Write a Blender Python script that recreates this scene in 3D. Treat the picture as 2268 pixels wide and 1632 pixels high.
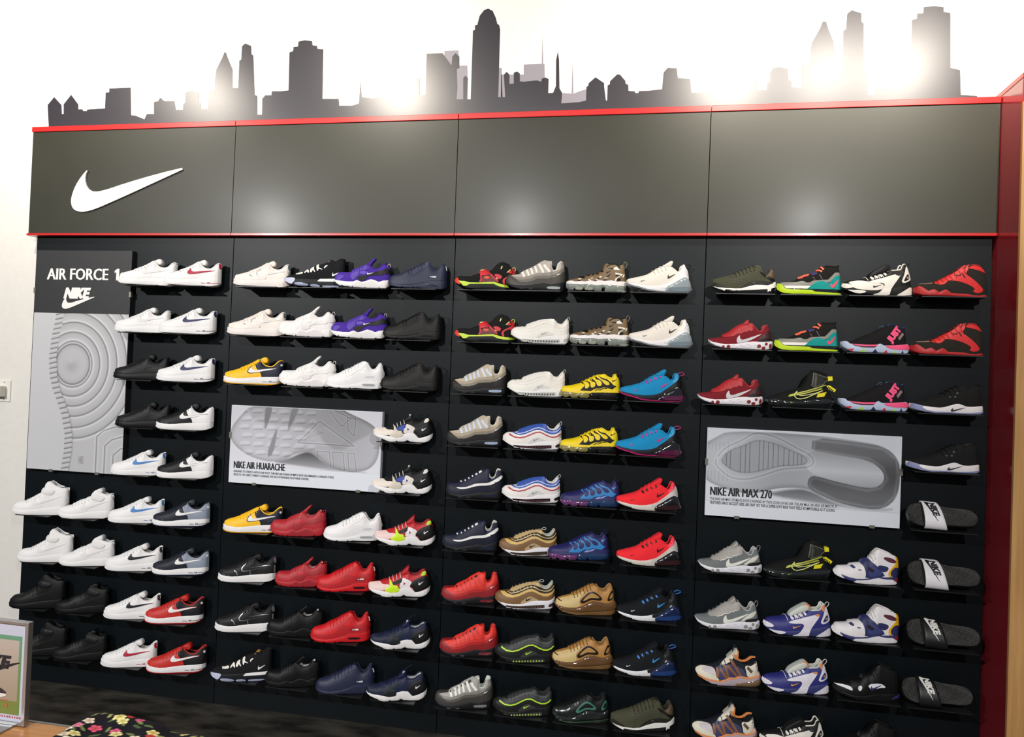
import bpy, bmesh, math, random
import numpy as np
from mathutils import Matrix, Vector
from mathutils.geometry import delaunay_2d_cdt

for o in list(bpy.data.objects): bpy.data.objects.remove(o)
SC = bpy.context.scene
COL = SC.collection
random.seed(7)

# ------------------------------------------------------------------ camera
IMW, IMH, FPX = 2268.0, 1632.0, 1692.0
CAM = np.array([3.425, -3.623, 1.726])
YAW, PITCH, ROLL = math.radians(11.2), math.radians(0.96), math.radians(2.19)
_f = np.array([-math.sin(YAW)*math.cos(PITCH), math.cos(YAW)*math.cos(PITCH), math.sin(PITCH)])
_r0 = np.array([math.cos(YAW), math.sin(YAW), 0.0]); _u0 = np.cross(_r0, _f)
_r = math.cos(ROLL)*_r0 + math.sin(ROLL)*_u0
_u = -math.sin(ROLL)*_r0 + math.cos(ROLL)*_u0
cd = bpy.data.cameras.new('camera'); cam = bpy.data.objects.new('camera', cd); COL.objects.link(cam)
cd.sensor_fit = 'HORIZONTAL'; cd.sensor_width = 36.0; cd.lens = FPX/IMW*36.0
cd.clip_start = 0.05
cam.matrix_world = Matrix(((_r[0], _u[0], -_f[0], CAM[0]), (_r[1], _u[1], -_f[1], CAM[1]), (_r[2], _u[2], -_f[2], CAM[2]), (0, 0, 0, 1)))
SC.camera = cam
HC = CAM[2]

def wall_pt(x, y, plane):          # photo measurement -> real point on a plane parallel to the wall
    d = _f + _r*(x-IMW/2)/FPX - _u*(y-IMH/2)/FPX
    return CAM + d*((plane-CAM[1])/d[1])
def project_x(P):
    d = np.asarray(P)-CAM
    return IMW/2 + FPX*(d@_r)/(d@_f)

# ------------------------------------------------------------------ world, lights, exposure
SC.view_settings.view_transform = 'Standard'; SC.view_settings.look = 'None'
SC.view_settings.gamma = 1.0; SC.view_settings.exposure = 0.0; SC.view_settings.use_curve_mapping = False
wd = bpy.data.worlds.new('world'); SC.world = wd; wd.use_nodes = True
wd.node_tree.nodes['Background'].inputs[0].default_value = (0.86, 0.93, 1.0, 1)
wd.node_tree.nodes['Background'].inputs[1].default_value = 0.15

def spot(name, loc, target, power, color, angle, blend=0.6, radius=0.05):
    l = bpy.data.lights.new(name, 'SPOT'); l.energy = power; l.color = color
    l.spot_size = math.radians(angle); l.spot_blend = blend; l.shadow_soft_size = radius
    o = bpy.data.objects.new(name, l); COL.objects.link(o); o.location = loc
    o.rotation_euler = (Vector(target)-Vector(loc)).to_track_quat('-Z', 'Y').to_euler()
    return o
WARM = (1.0, 0.91, 0.78); NEUT = (1.0, 0.975, 0.96)
# wall washers on the track close to the wall
for i, (x, tx, pw) in enumerate(((0.25, 0.1, 130), (1.62, 1.75, 120), (3.75, 3.75, 125), (4.3, 4.3, 75), (4.74, 4.7, 100))):
    spot('wall_washer_light', (x, -1.15, HC+1.93), (tx, 0.04, HC+1.75), pw, WARM, 125, 1.0, 0.05)
# spots of the track in the middle of the shop, lighting the shoes
for x, tx, pw in ((-1.3, 0.1, 680), (1.76, 1.9, 420), (4.9, 3.9, 420)):
    spot('shop_spot_light', (x, -5.0, HC+1.85), (tx, 0, HC-1.1), pw, NEUT, 78, 0.85, 0.03)

# ------------------------------------------------------------------ materials
def srgb(h):
    if isinstance(h, str):
        h = h.lstrip('#'); c = [int(h[i:i+2], 16)/255 for i in (0, 2, 4)]
    else: c = [v/255 for v in h]
    return tuple(v/12.92 if v <= 0.04045 else ((v+0.055)/1.055)**2.4 for v in c)
_mats = {}
def M(h, rough=0.6, metal=0.0, coat=0.0, bump=0.0, bscale=300.0, spec=0.5, trans=0.0, name=None):
    key = (h, rough, metal, coat, bump, bscale, spec, trans)
    if key in _mats: return _mats[key]
    m = bpy.data.materials.new(name or ('mat_%s' % str(h).strip('#'))); m.use_nodes = True
    nt = m.node_tree; b = nt.nodes['Principled BSDF']
    b.inputs['Base Color'].default_value = (*srgb(h), 1); b.inputs['Roughness'].default_value = rough
    b.inputs['Metallic'].default_value = metal; b.inputs['Coat Weight'].default_value = coat
    b.inputs['Coat Roughness'].default_value = 0.08
    b.inputs['Specular IOR Level'].default_value = spec
    b.inputs['Transmission Weight'].default_value = trans
    if bump:
        tc = nt.nodes.new('ShaderNodeTexCoord'); n = nt.nodes.new('ShaderNodeTexNoise'); bp = nt.nodes.new('ShaderNodeBump')
        n.inputs['Scale'].default_value = bscale; n.inputs['Detail'].default_value = 2
        bp.inputs['Strength'].default_value = bump; bp.inputs['Distance'].default_value = 0.002
        nt.links.new(tc.outputs['Object'], n.inputs['Vector']); nt.links.new(n.outputs['Fac'], bp.inputs['Height'])
        nt.links.new(bp.outputs['Normal'], b.inputs['Normal'])
    _mats[key] = m
    return m
def vcol_mat(name, rough=0.5, spec=0.4):
    m = bpy.data.materials.new(name); m.use_nodes = True; nt = m.node_tree; b = nt.nodes['Principled BSDF']
    a = nt.nodes.new('ShaderNodeAttribute'); a.attribute_name = 'Col'
    nt.links.new(a.outputs['Color'], b.inputs['Base Color']); b.inputs['Roughness'].default_value = rough
    b.inputs['Specular IOR Level'].default_value = spec
    return m

# ------------------------------------------------------------------ object helpers
def link(name, me, parent=None, mat=None, smooth=False):
    o = bpy.data.objects.new(name, me); COL.objects.link(o)
    if parent: o.parent = parent
    if mat is not None and len(me.materials) == 0: me.materials.append(mat)
    if smooth and len(me.polygons): me.polygons.foreach_set('use_smooth', [True]*len(me.polygons))
    return o
def mesh(name, v, f):
    me = bpy.data.meshes.new(name); me.from_pydata([tuple(map(float, p)) for p in v], [], f); me.update(); return me
def tag(o, label=None, cat=None, group=None, kind=None):
    if label: o['label'] = label
    if cat: o['category'] = cat
    if group: o['group'] = group
    if kind: o['kind'] = kind
    return o
def empty(name, loc, rz=0.0, scale=1.0):
    o = bpy.data.objects.new(name, None); COL.objects.link(o); o.location = loc; o.rotation_euler = (0, 0, rz)
    o.scale = (scale,)*3; o.empty_display_size = 0.02
    return o
def box(name, lo, hi, mat, parent=None, bevel=0.0):
    bm = bmesh.new(); bmesh.ops.create_cube(bm, size=1.0)
    for v in bm.verts:
        v.co = Vector([(lo[i]+hi[i])/2 + v.co[i]*(hi[i]-lo[i]) for i in range(3)])
    if bevel: bmesh.ops.bevel(bm, geom=bm.edges[:], offset=bevel, segments=2, affect='EDGES', profile=0.5)
    me = bpy.data.meshes.new(name); bm.to_mesh(me); bm.free()
    return link(name, me, parent, mat)
def prism(name, pts, y0, y1, mat, parent=None, to3=None):
    """flat outline in the wall plane (x,z) given thickness from y0 (front) to y1 (back)"""
    n = len(pts); vs, es, fs = [Vector(p) for p in pts], [], [list(range(n))]
    r = delaunay_2d_cdt(vs, es, fs, 1, 1e-7)
    V2, F = r[0], r[2]
    V = [(p[0], y0, p[1]) for p in V2] + [(p[0], y1, p[1]) for p in V2]; m = len(V2)
    faces = [list(f) for f in F] + [[i+m for i in reversed(f)] for f in F]
    cnt = {}
    for f in F:
        for a, b in zip(f, list(f[1:])+[f[0]]):
            k = (min(a, b), max(a, b)); cnt.setdefault(k, []).append((a, b))
    for k, l in cnt.items():
        if len(l) == 1: a, b = l[0]; faces.append([b, a, a+m, b+m])
    return link(name, mesh(name, V, faces), parent, mat)
_fontcache = {}
def text_mesh(body, bold=0.02):
    """2D triangles of a line of lettering, unit cap height ~0.7"""
    key = (body, bold)
    if key in _fontcache: return _fontcache[key]
    c = bpy.data.curves.new('t', 'FONT'); c.body = body; c.size = 1.0; c.offset = bold; c.resolution_u = 2
    o = bpy.data.objects.new('t', c); COL.objects.link(o)
    dg = bpy.context.evaluated_depsgraph_get(); me = o.evaluated_get(dg).to_mesh()
    V = np.array([v.co[:2] for v in me.vertices]); F = [list(p.vertices) for p in me.polygons]
    o.evaluated_get(dg).to_mesh_clear(); bpy.data.objects.remove(o); bpy.data.curves.remove(c)
    V = V - V.min(0); V = V/np.array([V[:, 0].max(), V[:, 1].max()])     # box 0..1
    _fontcache[key] = (V, F)
    return V, F
def wall_text(name, body, x0, x1, z0, z1, y, mat, parent, bold=0.02, slant=0.0):
    V, F = text_mesh(body, bold)
    P = [(x0+(x1-x0)*a+slant*(z1-z0)*b, y, z0+(z1-z0)*b) for a, b in V]
    return link(name, mesh(name, P, F), parent, mat)
def letters(name, body, x0, x1, z0, z1, y, mat, parent, bold=0.02, slant=0.0, emb=0.045):
    """each letter a part of its own"""
    V, F = text_mesh(body, bold); par = list(range(len(V)))
    def find(a):
        while par[a] != a: par[a] = par[par[a]]; a = par[a]
        return a
    for f in F:
        for b in f[1:]: par[find(b)] = find(f[0])
    isl = {}
    for f in F: isl.setdefault(find(f[0]), []).append(f)
    for fs in isl.values():
        ids = sorted({i for f in fs for i in f}); mp = {i: k for k, i in enumerate(ids)}
        Pn, Fn = [], []
        for k in (-1, 0, 1):                      # heavy stroke
            bs = len(Pn); dx = k*emb*(z1-z0)
            Pn += [(x0+(x1-x0)*V[i][0]+slant*(z1-z0)*V[i][1]+dx, y+0.00005*k, z0+(z1-z0)*V[i][1]) for i in ids]
            Fn += [[mp[i]+bs for i in f] for f in fs]
        link(name, mesh(name, Pn, Fn), parent, mat)
def tube_mesh(name, paths, r, ns=6, flat=1.0):
    V, F = [], []
    for path in paths:
        P = [Vector(p) for p in path]; n = len(P); base = len(V)
        for i, p in enumerate(P):
            t = (P[min(i+1, n-1)]-P[max(i-1, 0)]).normalized()
            a = Vector((0, 1, 0)) if abs(t.y) < 0.9 else Vector((1, 0, 0))
            s = t.cross(a).normalized(); b = t.cross(s).normalized()
            for k in range(ns):
                th = 2*math.pi*k/ns; V.append(p + s*math.cos(th)*r + b*math.sin(th)*r*flat)
        for i in range(n-1):
            for k in range(ns):
                k2 = (k+1) % ns
                F.append([base+i*ns+k, base+i*ns+k2, base+(i+1)*ns+k2, base+(i+1)*ns+k])
        F.append([base+k for k in range(ns)][::-1]); F.append([base+(n-1)*ns+k for k in range(ns)])
    return mesh(name, V, F)
def chaikin(P, n=2, closed=True):
    P = [np.array(p, float) for p in P]
    for _ in range(n):
        Q = []; m = len(P)
        for i in range(m if closed else m-1):
            a, b = P[i], P[(i+1) % m]; Q += [a*0.75+b*0.25, a*0.25+b*0.75]
        if not closed: Q = [P[0]]+Q+[P[-1]]
        P = Q
    return P
# the tick mark, x 0..1, y 0..~.38 (hook left, tail to upper right)
_TK = [(848,738),(700,772),(560,812),(470,842),(425,849),(398,838),(382,812),(378,775),(391,742),(362,775),(335,820),(319,870),(319,902),(332,928),(358,938),(388,938),(430,927),(500,897),(600,852),(700,806)]
TICK = [((x-318)/530.0, (938-y)/530.0) for x, y in _TK]

# ------------------------------------------------------------------ shoe builder
# Every shoe is a sole lofted along its length, an upper lofted along its length with an open collar,
# and overlays that follow the upper's curved side.
L0 = 0.29
_WU = np.array([0, .004, .012, .03, .06, .10, .16, .24, .33, .45, .58, .70, .82, .90, .95, .98, .993, 1.0])
_WV = np.array([0, .034, .055, .080, .104, .125, .145, .160, .164, .155, .140, .130, .124, .112, .092, .060, .034, 0])
def Wtab(t): return np.interp(t, _WU, _WV)*L0
_STN = np.unique(np.concatenate([0.5-0.5*np.cos(np.linspace(0, math.pi, 15)), np.linspace(0.02, 0.98, 46), [.004, .012, .988, .996]]))
_STS = np.unique(np.concatenate([[0, .003, .008, .018, .982, .992, .997, 1], np.linspace(.03, .97, 110)]))

class ShoeShape:
    def __init__(s, sp):
        s.sp = sp
        (s.xt, s.xh) = sp['x']; (x0, y0), (x1, y1) = sp['base']
        s.k = L0/(s.xh-s.xt); s.bx = (x0, y0, (y1-y0)/(x1-x0))
        cv = lambda P: np.array([s.c(p) for p in P])
        s.SB = cv(sp['bot']); s.ST = cv(sp['sole']); s.TP = cv(sp['top'])
        zmin = s.SB[:, 1].min(); s.z0 = zmin
        for A in (s.SB, s.ST, s.TP): A[:, 1] -= zmin
        s.su0 = min(s.SB[0, 0], s.ST[0, 0]); s.su1 = max(s.SB[-1, 0], s.ST[-1, 0])
        s.uu0, s.uu1 = s.TP[0, 0], s.TP[-1, 0]
        s.ub = s.c((sp['open'], 0))[0]
        s.rim = sp.get('rim', 0.66); s.p = 2.3
        s.wf = sp.get('wf', 0.95)
    def c(s, p):
        return ((p[0]-s.xt)*s.k, (s.bx[1]+(p[0]-s.bx[0])*s.bx[2]-p[1])*s.k)
    def cz(s, p):
        a = s.c(p); return (a[0], a[1]-s.z0)
    def vb(s, u): return np.interp(u, s.SB[:, 0], s.SB[:, 1])
    def vt(s, u): return np.interp(u, s.ST[:, 0], s.ST[:, 1])
    def tp(s, u): return np.interp(u, s.TP[:, 0], s.TP[:, 1])
    def ws(s, u): return Wtab((u-s.su0)/(s.su1-s.su0))
    def wu(s, u): return s.wf*Wtab((u-s.uu0)/(s.uu1-s.uu0))
    def kk(s, u):
        q = min(max((u-s.ub+0.030)/0.030, 0.0), 1.0); q = q*q*(3-2*q)
        return 1.0-(s.rim*q)**s.p
    _ft = np.array([0, .10, .45, .9, 1.0]); _fw = np.array([.945, .985, 1.0, .985, .95])
    def sole_y(s, u, v):
        b, t = s.vb(u), s.vt(u)
        if t-b < 1e-5: return 0.0
        q = (v-b)/(t-b)
        if v < b-0.008 or v > t+0.0012: return 0.0
        return s.ws(u)*np.interp(q, s._ft, s._fw)
    def up_y(s, u, v):
        if u <= s.uu0 or u >= s.uu1: return 0.0
        b = s.vt(u)-0.004; t = max(s.tp(u), b+0.004)
        q = min(max((v-b)/(t-b), 0), 1)
        return s.wu(u)*(max(1.0-s.kk(u)*q**s.p, 0))**(1/s.p)
    def y(s, u, v):
        return max(s.sole_y(u, v), s.up_y(u, v) if v >= s.vt(u)-0.004 else 0.0)
    def pt(s, u, v, off):
        h = 0.0012
        w = s.y(u, v)
        wu = (s.y(u+h, v)-s.y(u-h, v))/(2*h); wv = (s.y(u, v+h)-s.y(u, v-h))/(2*h)
        wu = max(-2.5, min(2.5, wu)); wv = max(-2.5, min(2.5, wv))
        n = np.array([-wu, -1.0, -wv]); n /= np.linalg.norm(n)
        return np.array([u, -w, v]) + n*off

def grid_mesh(name, rows, closed=False):
    n = len(rows[0]); V = [p for r in rows for p in r]; F = []
    for i in range(len(rows)-1):
        for j in range(n-1 if not closed else n):
            j2 = (j+1) % n
            F.append([i*n+j, i*n+j2, (i+1)*n+j2, (i+1)*n+j])
    me = mesh(name, V, F); bm = bmesh.new(); bm.from_mesh(me)
    bmesh.ops.remove_doubles(bm, verts=bm.verts[:], dist=2e-5)
    bmesh.ops.dissolve_degenerate(bm, edges=bm.edges[:], dist=1e-6)
    bmesh.ops.recalc_face_normals(bm, faces=bm.faces[:])
    bm.to_mesh(me); bm.free()
    return me

def build_sole(s):
    rows = []
    for q in _STS:
        u = s.su0+q*(s.su1-s.su0); b, t = float(s.vb(u)), float(s.vt(u)); t = max(t, b+0.001); w = float(s.ws(u)); h = t-b
        sec = [(0, 0), (.6, 0), (.945, 0), (.985, .10), (1.0, .45), (.985, .9), (.95, 1.0), (.6, 1.0), (0, 1.0)]
        rows.append([(u, -w*a, b+h*c) for a, c in sec] + [(u, w*a, b+h*c) for a, c in sec[-2:0:-1]])
    return grid_mesh('sole', rows, True)
def build_upper(s):
    rows = []; T = [0, .12, .28, .45, .6, .74, .85, .93, .975, 1.0]
    us = [s.uu0+q*(s.uu1-s.uu0) for q in _STN]
    us += [s.ub-1e-4, s.ub+1e-4]; us.sort()
    rowsN, rowsF = [], []
    for u in us:
        b = float(s.vt(u))-0.004; t = max(float(s.tp(u)), b+0.004); w = float(s.wu(u)); k = s.kk(u)
        sec = [(w*max(1-k*q**s.p, 0)**(1/s.p), b+(t-b)*q) for q in T]
        rowsN.append([(u, -a, c) for a, c in sec]); rowsF.append([(u, a, c) for a, c in sec])
    n = len(T); V = [p for r in rowsN for p in r]+[p for r in rowsF for p in r]; F = []; off = len(us)*n
    for i in range(len(us)-1):
        for j in range(n-1):
            F.append([i*n+j, i*n+j+1, (i+1)*n+j+1, (i+1)*n+j])
            F.append([off+i*n+j, off+(i+1)*n+j, off+(i+1)*n+j+1, off+i*n+j+1])
    me = mesh('upper', V, F); bm = bmesh.new(); bm.from_mesh(me)
    bmesh.ops.remove_doubles(bm, verts=bm.verts[:], dist=2e-5)
    bmesh.ops.dissolve_degenerate(bm, edges=bm.edges[:], dist=1e-6)
    bm.to_mesh(me); bm.free()
    return me
def rim_pts(s, n=16):
    a, b = s.ub+0.002, s.uu1-0.004
    near = []
    for i in range(n+1):
        u = a+(b-a)*i/n; near.append((u, -float(s.wu(u))*s.rim, float(s.tp(u))))
    # leave out the drop at the very back of the heel
    vm = max(p[2] for p in near[n//2:]); im = max(i for i in range(n//2, n+1) if near[i][2] > vm-0.006)
    near = near[:im+1]
    return near
def build_lining(s):
    near = rim_pts(s, 14); rows = []
    for u, y, z in near:
        b = float(s.vt(u)); fl = b+min(0.02, 0.3*(z-b)); w = -y*0.985
        rows.append([(u, -w, z-0.001), (u, -w*0.9, z-0.006), (u, -w*1.0, (z+fl)/2), (u, -w*0.8, fl), (u, 0, fl-0.002), (u, w*0.8, fl), (u, w, (z+fl)/2), (u, w*0.9, z-0.006), (u, w, z-0.001)])
    return grid_mesh('lining', rows)
def build_collar(s):
    near = rim_pts(s, 16); far = [(u, -y, z) for u, y, z in near]
    return tube_mesh('collar', [near+far[::-1]], 0.0032, 6)
def in_poly(P, x, y):
    c = False; n = len(P); j = n-1
    for i in range(n):
        xi, yi = P[i]; xj, yj = P[j]
        if (yi > y) != (yj > y) and x < (xj-xi)*(y-yi)/(yj-yi)+xi: c = not c
        j = i
    return c
def build_patch(s, pts, off=0.0012, bulge=0.0, smooth=1, step=0.0065):
    P = [s.cz(p) for p in pts]
    if smooth: P = [tuple(p) for p in chaikin(P, smooth)]
    B = []
    for i in range(len(P)):
        a, b = np.array(P[i]), np.array(P[(i+1) % len(P)]); d = np.linalg.norm(b-a)
        if d < 2e-4: continue
        m = max(1, int(math.ceil(d/step)))
        for j in range(m): B.append(tuple(a+(b-a)*j/m))
    A = np.array(B); (x0, y0), (x1, y1) = A.min(0), A.max(0)
    I = []
    g = step
    nx, ny = int((x1-x0)/g)+1, int((y1-y0)/g)+1
    for i in range(nx+1):
        for j in range(ny+1):
            x, y = x0+g*(i+0.5*(j % 2)), y0+g*j*0.9
            if in_poly(B, x, y):
                d = np.min(np.hypot(A[:, 0]-x, A[:, 1]-y))
                if d > g*0.45: I.append((x, y))
    nb = len(B); allp = [Vector(p) for p in B]+[Vector(p) for p in I]
    r = delaunay_2d_cdt(allp, [], [list(range(nb))], 1, 1e-7)
    V2, F2 = [tuple(p) for p in r[0]], [list(f) for f in r[2]]
    V = []
    for x, y in V2:
        o = off
        if bulge:
            d = np.min(np.hypot(A[:, 0]-x, A[:, 1]-y)); o += bulge*math.sqrt(min(1.0, d/0.012))
        en = min((x-s.su0), (s.su1-x))/L0
        o += 0.0016*max(0.0, 1-en/0.09)
        bb = float(s.vt(x))-0.004; tt = (y-bb)/max(float(s.tp(x))-bb, 0.004)
        if x < s.ub: o += 0.0022*max(0.0, min(1.0, (tt-0.72)/0.28))
        V.append(s.pt(x, y, o))
    cnt = {}
    for f in F2:
        for a, b in zip(f, f[1:]+f[:1]): cnt.setdefault((min(a, b), max(a, b)), []).append((a, b))
    F = list(F2); low = {}
    for k, l in cnt.items():
        if len(l) == 1:
            a, b = l[0]
            for q in (a, b):
                if q not in low:
                    low[q] = len(V); V.append(tuple(V[q])); V.append(s.pt(V2[q][0], V2[q][1], -0.0008))
            F.append([low[b], low[a], low[a]+1, low[b]+1])
    me = mesh('overlay', V, F); bm = bmesh.new(); bm.from_mesh(me); bm.normal_update()
    for f in bm.faces:
        if len(f.verts) == 3 and f.normal.y > 0: f.normal_flip()
    bm.to_mesh(me); bm.free()
    return me
def strip_poly(pts, w, closed=False):
    P = [np.array(p, float) for p in pts]; Lf, Rt = [], []
    for i, p in enumerate(P):
        t = P[min(i+1, len(P)-1)]-P[max(i-1, 0)]; t /= np.linalg.norm(t); n = np.array([-t[1], t[0]])
        Lf.append(tuple(p+n*w/2)); Rt.append(tuple(p-n*w/2))
    return Lf+Rt[::-1]
def ell(cx, cy, rx, ry, n=12):
    return [(cx+rx*math.cos(2*math.pi*i/n), cy+ry*math.sin(2*math.pi*i/n)) for i in range(n)]
def tick_px(x0, x1, ytip, ybot, yhook=None):
    """tick polygon in measurement pixels: hook bottom ybot, tail tip ytip, hook top yhook"""
    P = []
    for a, b in TICK:
        y = ybot-(ybot-(ytip if yhook is None else yhook))*b/0.3774
        if yhook is not None: y += (ytip-yhook)*max(0.0, (a-0.138)/0.862)
        P.append((x0+(x1-x0)*a, y))
    return P
def build_textpatch(s, body, o, ex, ey, off):
    """lettering on the side: origin o, baseline vector ex, cap-height vector ey (measurement pixels)"""
    V2, F = text_mesh(body, 0.09 if body == 'JUST' else 0.02); V = []
    for a, b in V2:
        q = s.cz((o[0]+ex[0]*a+ey[0]*b, o[1]+ex[1]*a+ey[1]*b)); V.append(s.pt(q[0], q[1], off))
    return mesh('lettering', V, F)
def build_laces(s, xa, xb, n, r=0.0018):
    paths = []
    for i in range(n):
        for sl in (1,):
            x = xa+(xb-xa)*(i+0.5)/n; u0 = (x-s.xt)*s.k; path = []
            for q in (.70, .82, .91, .97, 1.0, -.97, -.91, -.82, -.70):
                a = abs(q); lat = (1.0-a)/0.30*(1 if q > 0 else -1)
                u = u0 + sl*lat*0.006
                b = float(s.vt(u))-0.004; t = float(s.tp(u)); w = float(s.wu(u))*max(1-a**s.p, 0)**(1/s.p)
                path.append((u-0.0015, (-w-0.001)*(1 if q > 0 else -1), b+(t-b)*a+0.0016))
            paths.append(path)
    return tube_mesh('laces', paths, r, 5, 0.7)
def build_tongue(s, pts, hw=0.021):
    """padded tongue: its side outline, swollen across the foot"""
    P = [np.array(s.cz(p)) for p in chaikin(pts, 2)]; c = sum(P)/len(P); n = len(P); rows = []
    for y, k in ((-hw, 0.0), (-hw, 0.72), (-hw*0.9, 0.92), (-hw*0.6, 1.0), (0, 1.0), (hw*0.6, 1.0), (hw*0.9, 0.92), (hw, 0.72), (hw, 0.0)):
        rows.append([(c[0]+(p[0]-c[0])*k, y, c[1]+(p[1]-c[1])*k) for p in P])
    return grid_mesh('tongue', rows, True)
def build_loop(s, pts, r=0.0016, flat=2.2):
    P = [s.cz(p) for p in chaikin(pts, 2, False)]
    return tube_mesh('pull_loop', [[(a, 0, b) for a, b in P]], r, 6, flat)
def build_slab(s, pts, y0, y1):
    P = [s.cz(p) for p in pts]; n = len(P)
    V = [(a, y0, b) for a, b in P]+[(a, y1, b) for a, b in P]
    F = [list(range(n))[::-1], list(range(n, 2*n))]+[[i, (i+1) % n, (i+1) % n+n, i+n] for i in range(n)]
    me = mesh('tab', V, F); bm = bmesh.new(); bm.from_mesh(me); bmesh.ops.recalc_face_normals(bm, faces=bm.faces[:]); bm.to_mesh(me); bm.free()
    return me

def model_parts(sp):
    """list of (part name, colour key, mesh, smooth)"""
    s = ShoeShape(sp); out = []
    out.append(('sole', 'sole', build_sole(s), True))
    out.append(('upper', 'base', build_upper(s), True))
    out.append(('lining', 'lining', build_lining(s), True))
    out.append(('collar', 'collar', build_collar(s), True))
    if 'tongue' in sp: out.append(('tongue', 'tongue', build_tongue(s, sp['tongue'], sp.get('tw', 0.021)), True))
    if 'laces' in sp: out.append(('laces', 'laces', build_laces(s, *sp['laces']), True))
    for i, e in enumerate(sp.get('patches', [])):
        kind, nm, key, data = e[:4]; kw = e[4] if len(e) > 4 else {}
        lay = kw.get('lay', 0); off = kw.get('off', 0.0009)+0.0008*lay
        if kind == 'p': me = build_patch(s, data, off, kw.get('bulge', 0.0), kw.get('sm', 1))
        elif kind == 'l': me = build_patch(s, strip_poly(data[0], data[1]), off, kw.get('bulge', 0.0), 0)
        elif kind == 't': me = build_patch(s, tick_px(*data), off, 0.0, 1, 0.007)
        elif kind == 'txt': me = build_textpatch(s, *data, off)
        elif kind == 'loop': me = build_loop(s, data, kw.get('r', 0.0016), kw.get('flat', 2.2))
        elif kind == 'slab': me = build_slab(s, data, kw.get('y0', -0.012), kw.get('y1', 0.012))
        out.append((nm, key, me, kind not in ('slab', 'txt')))
    return out

# ------------------------------------------------------------------ shoe models (outlines measured off the photograph)
P = {}
P['court_low'] = dict(x=(185, 2085), base=((600, 1018), (1800, 1042)), open=1375,
  bot=[(185,880),(215,935),(320,985),(500,1010),(700,1020),(1750,1042),(1900,1020),(2000,985),(2075,925)],
  sole=[(185,790),(205,755),(300,790),(500,820),(700,835),(900,825),(1100,800),(1300,785),(1500,782),(1800,770),(2085,745)],
  top=[(225,760),(240,700),(290,625),(400,590),(520,560),(640,520),(760,480),(900,420),(1000,370),(1100,320),(1200,262),(1290,215),(1372,195),(1430,310),(1500,380),(1560,420),(1650,445),(1740,440),(1820,400),(1880,330),(1950,262),(2045,230),(2070,300),(2083,450),(2087,760)],
  tongue=[(1220,290),(1360,190),(1480,126),(1560,132),(1612,210),(1605,300),(1530,345),(1420,300)], laces=(700,1300,6),
  patches=[
   ('p','outsole','out',[(188,875),(300,950),(500,980),(800,990),(1200,996),(1700,1003),(1900,994),(2070,930),(2000,985),(1900,1020),(1750,1042),(700,1020),(500,1010),(320,985),(215,935)],dict(sm=0)),
   ('p','toe_overlay','vamp',[(235,740),(270,650),(380,640),(560,690),(700,760),(950,770),(1100,690),(1150,560),(1230,560),(1300,650),(1330,775),(1100,795),(900,820),(700,828),(500,812),(300,785)]),
   ('p','eyestay','vamp',[(700,540),(820,450),(1000,372),(1200,265),(1345,200),(1360,260),(1240,330),(1080,440),(900,530),(780,570)],dict(lay=0)),
   ('p','heel_panel','heel',[(1215,370),(1350,290),(1374,200),(1430,312),(1500,382),(1560,422),(1650,447),(1740,442),(1820,402),(1880,332),(1950,264),(2042,236),(2066,300),(2078,450),(2080,765),(1800,776),(1438,782),(1420,690),(1395,650),(1310,560),(1250,470)],dict(lay=0,sm=0)),
   ('p','heel_tab','tab',[(2005,345),(2012,250),(2042,238),(2064,300),(2074,430),(2035,430)],dict(lay=1,sm=0)),
   ('p','side_overlay','vamp2',[(1330,775),(1400,640),(1700,590),(1960,520),(2076,520),(2078,765),(1700,776)],dict(lay=0)),
   ('t','tick_outline','tkline',(985,1990,478,672,412),dict(lay=1)),
   ('t','tick_logo','tick',(1015,1955,495,652,436),dict(lay=2)),
   ('l','seam_piping','pipe',([(880,790),(840,690),(760,640)],26),dict(lay=1)),
   ('l','seam_piping','pipe',([(1290,780),(1270,660)],24),dict(lay=1)),
   ('l','heel_piping','pipe',([(2040,740),(2040,500)],24),dict(lay=2)),
   ('txt','lettering','air',('AIR',(1655,955),(110,4),(14,-52)),dict(lay=2)),
   ('l','sole_line','air',([(1475,938),(1620,946)],14),dict(lay=1)),
   ('l','sole_line','air',([(1785,946),(1930,938),(2050,918)],14),dict(lay=1)),
   ('p','heel_logo','hlogo',ell(2030,385,26,42),dict(lay=2))])
P['court_mid'] = dict(x=(1040, 2215), base=((1300, 893), (2000, 922)), open=1835, rim=0.62,
  bot=[(1040,780),(1075,835),(1200,885),(1400,905),(1700,912),(2050,925),(2150,900),(2215,850)],
  sole=[(1040,760),(1060,740),(1150,790),(1350,805),(1500,800),(1700,765),(1900,755),(2215,745)],
  top=[(1058,745),(1090,680),(1200,640),(1330,615),(1450,550),(1500,520),(1600,500),(1720,430),(1750,360),(1835,300),(1900,330),(1960,370),(2080,415),(2180,400),(2195,480),(2212,600),(2217,760)],
  tongue=[(1740,380),(1840,300),(1920,258),(1985,275),(1990,360),(1900,400)], laces=(1340,1720,6), tw=0.024,
  patches=[
   ('p','toe_overlay','vamp',[(1060,735),(1100,690),(1220,690),(1400,740),(1560,700),(1600,620),(1700,680),(1720,750),(1500,795),(1350,800),(1150,785)]),
   ('p','eyestay','vamp',[(1330,625),(1490,535),(1720,440),(1755,500),(1620,560),(1480,630)]),
   ('t','tick_logo','tick',(1560,2190,520,715,560),dict(lay=1)),
   ('p','ankle_strap','strap',[(1735,490),(1790,350),(1850,370),(1990,430),(2050,470),(2020,530),(1960,555),(1860,530)],dict(lay=2,bulge=0.003)),
   ('p','heel_panel','vamp',[(2080,745),(2060,640),(2110,540),(2200,480),(2212,745)])])
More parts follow.
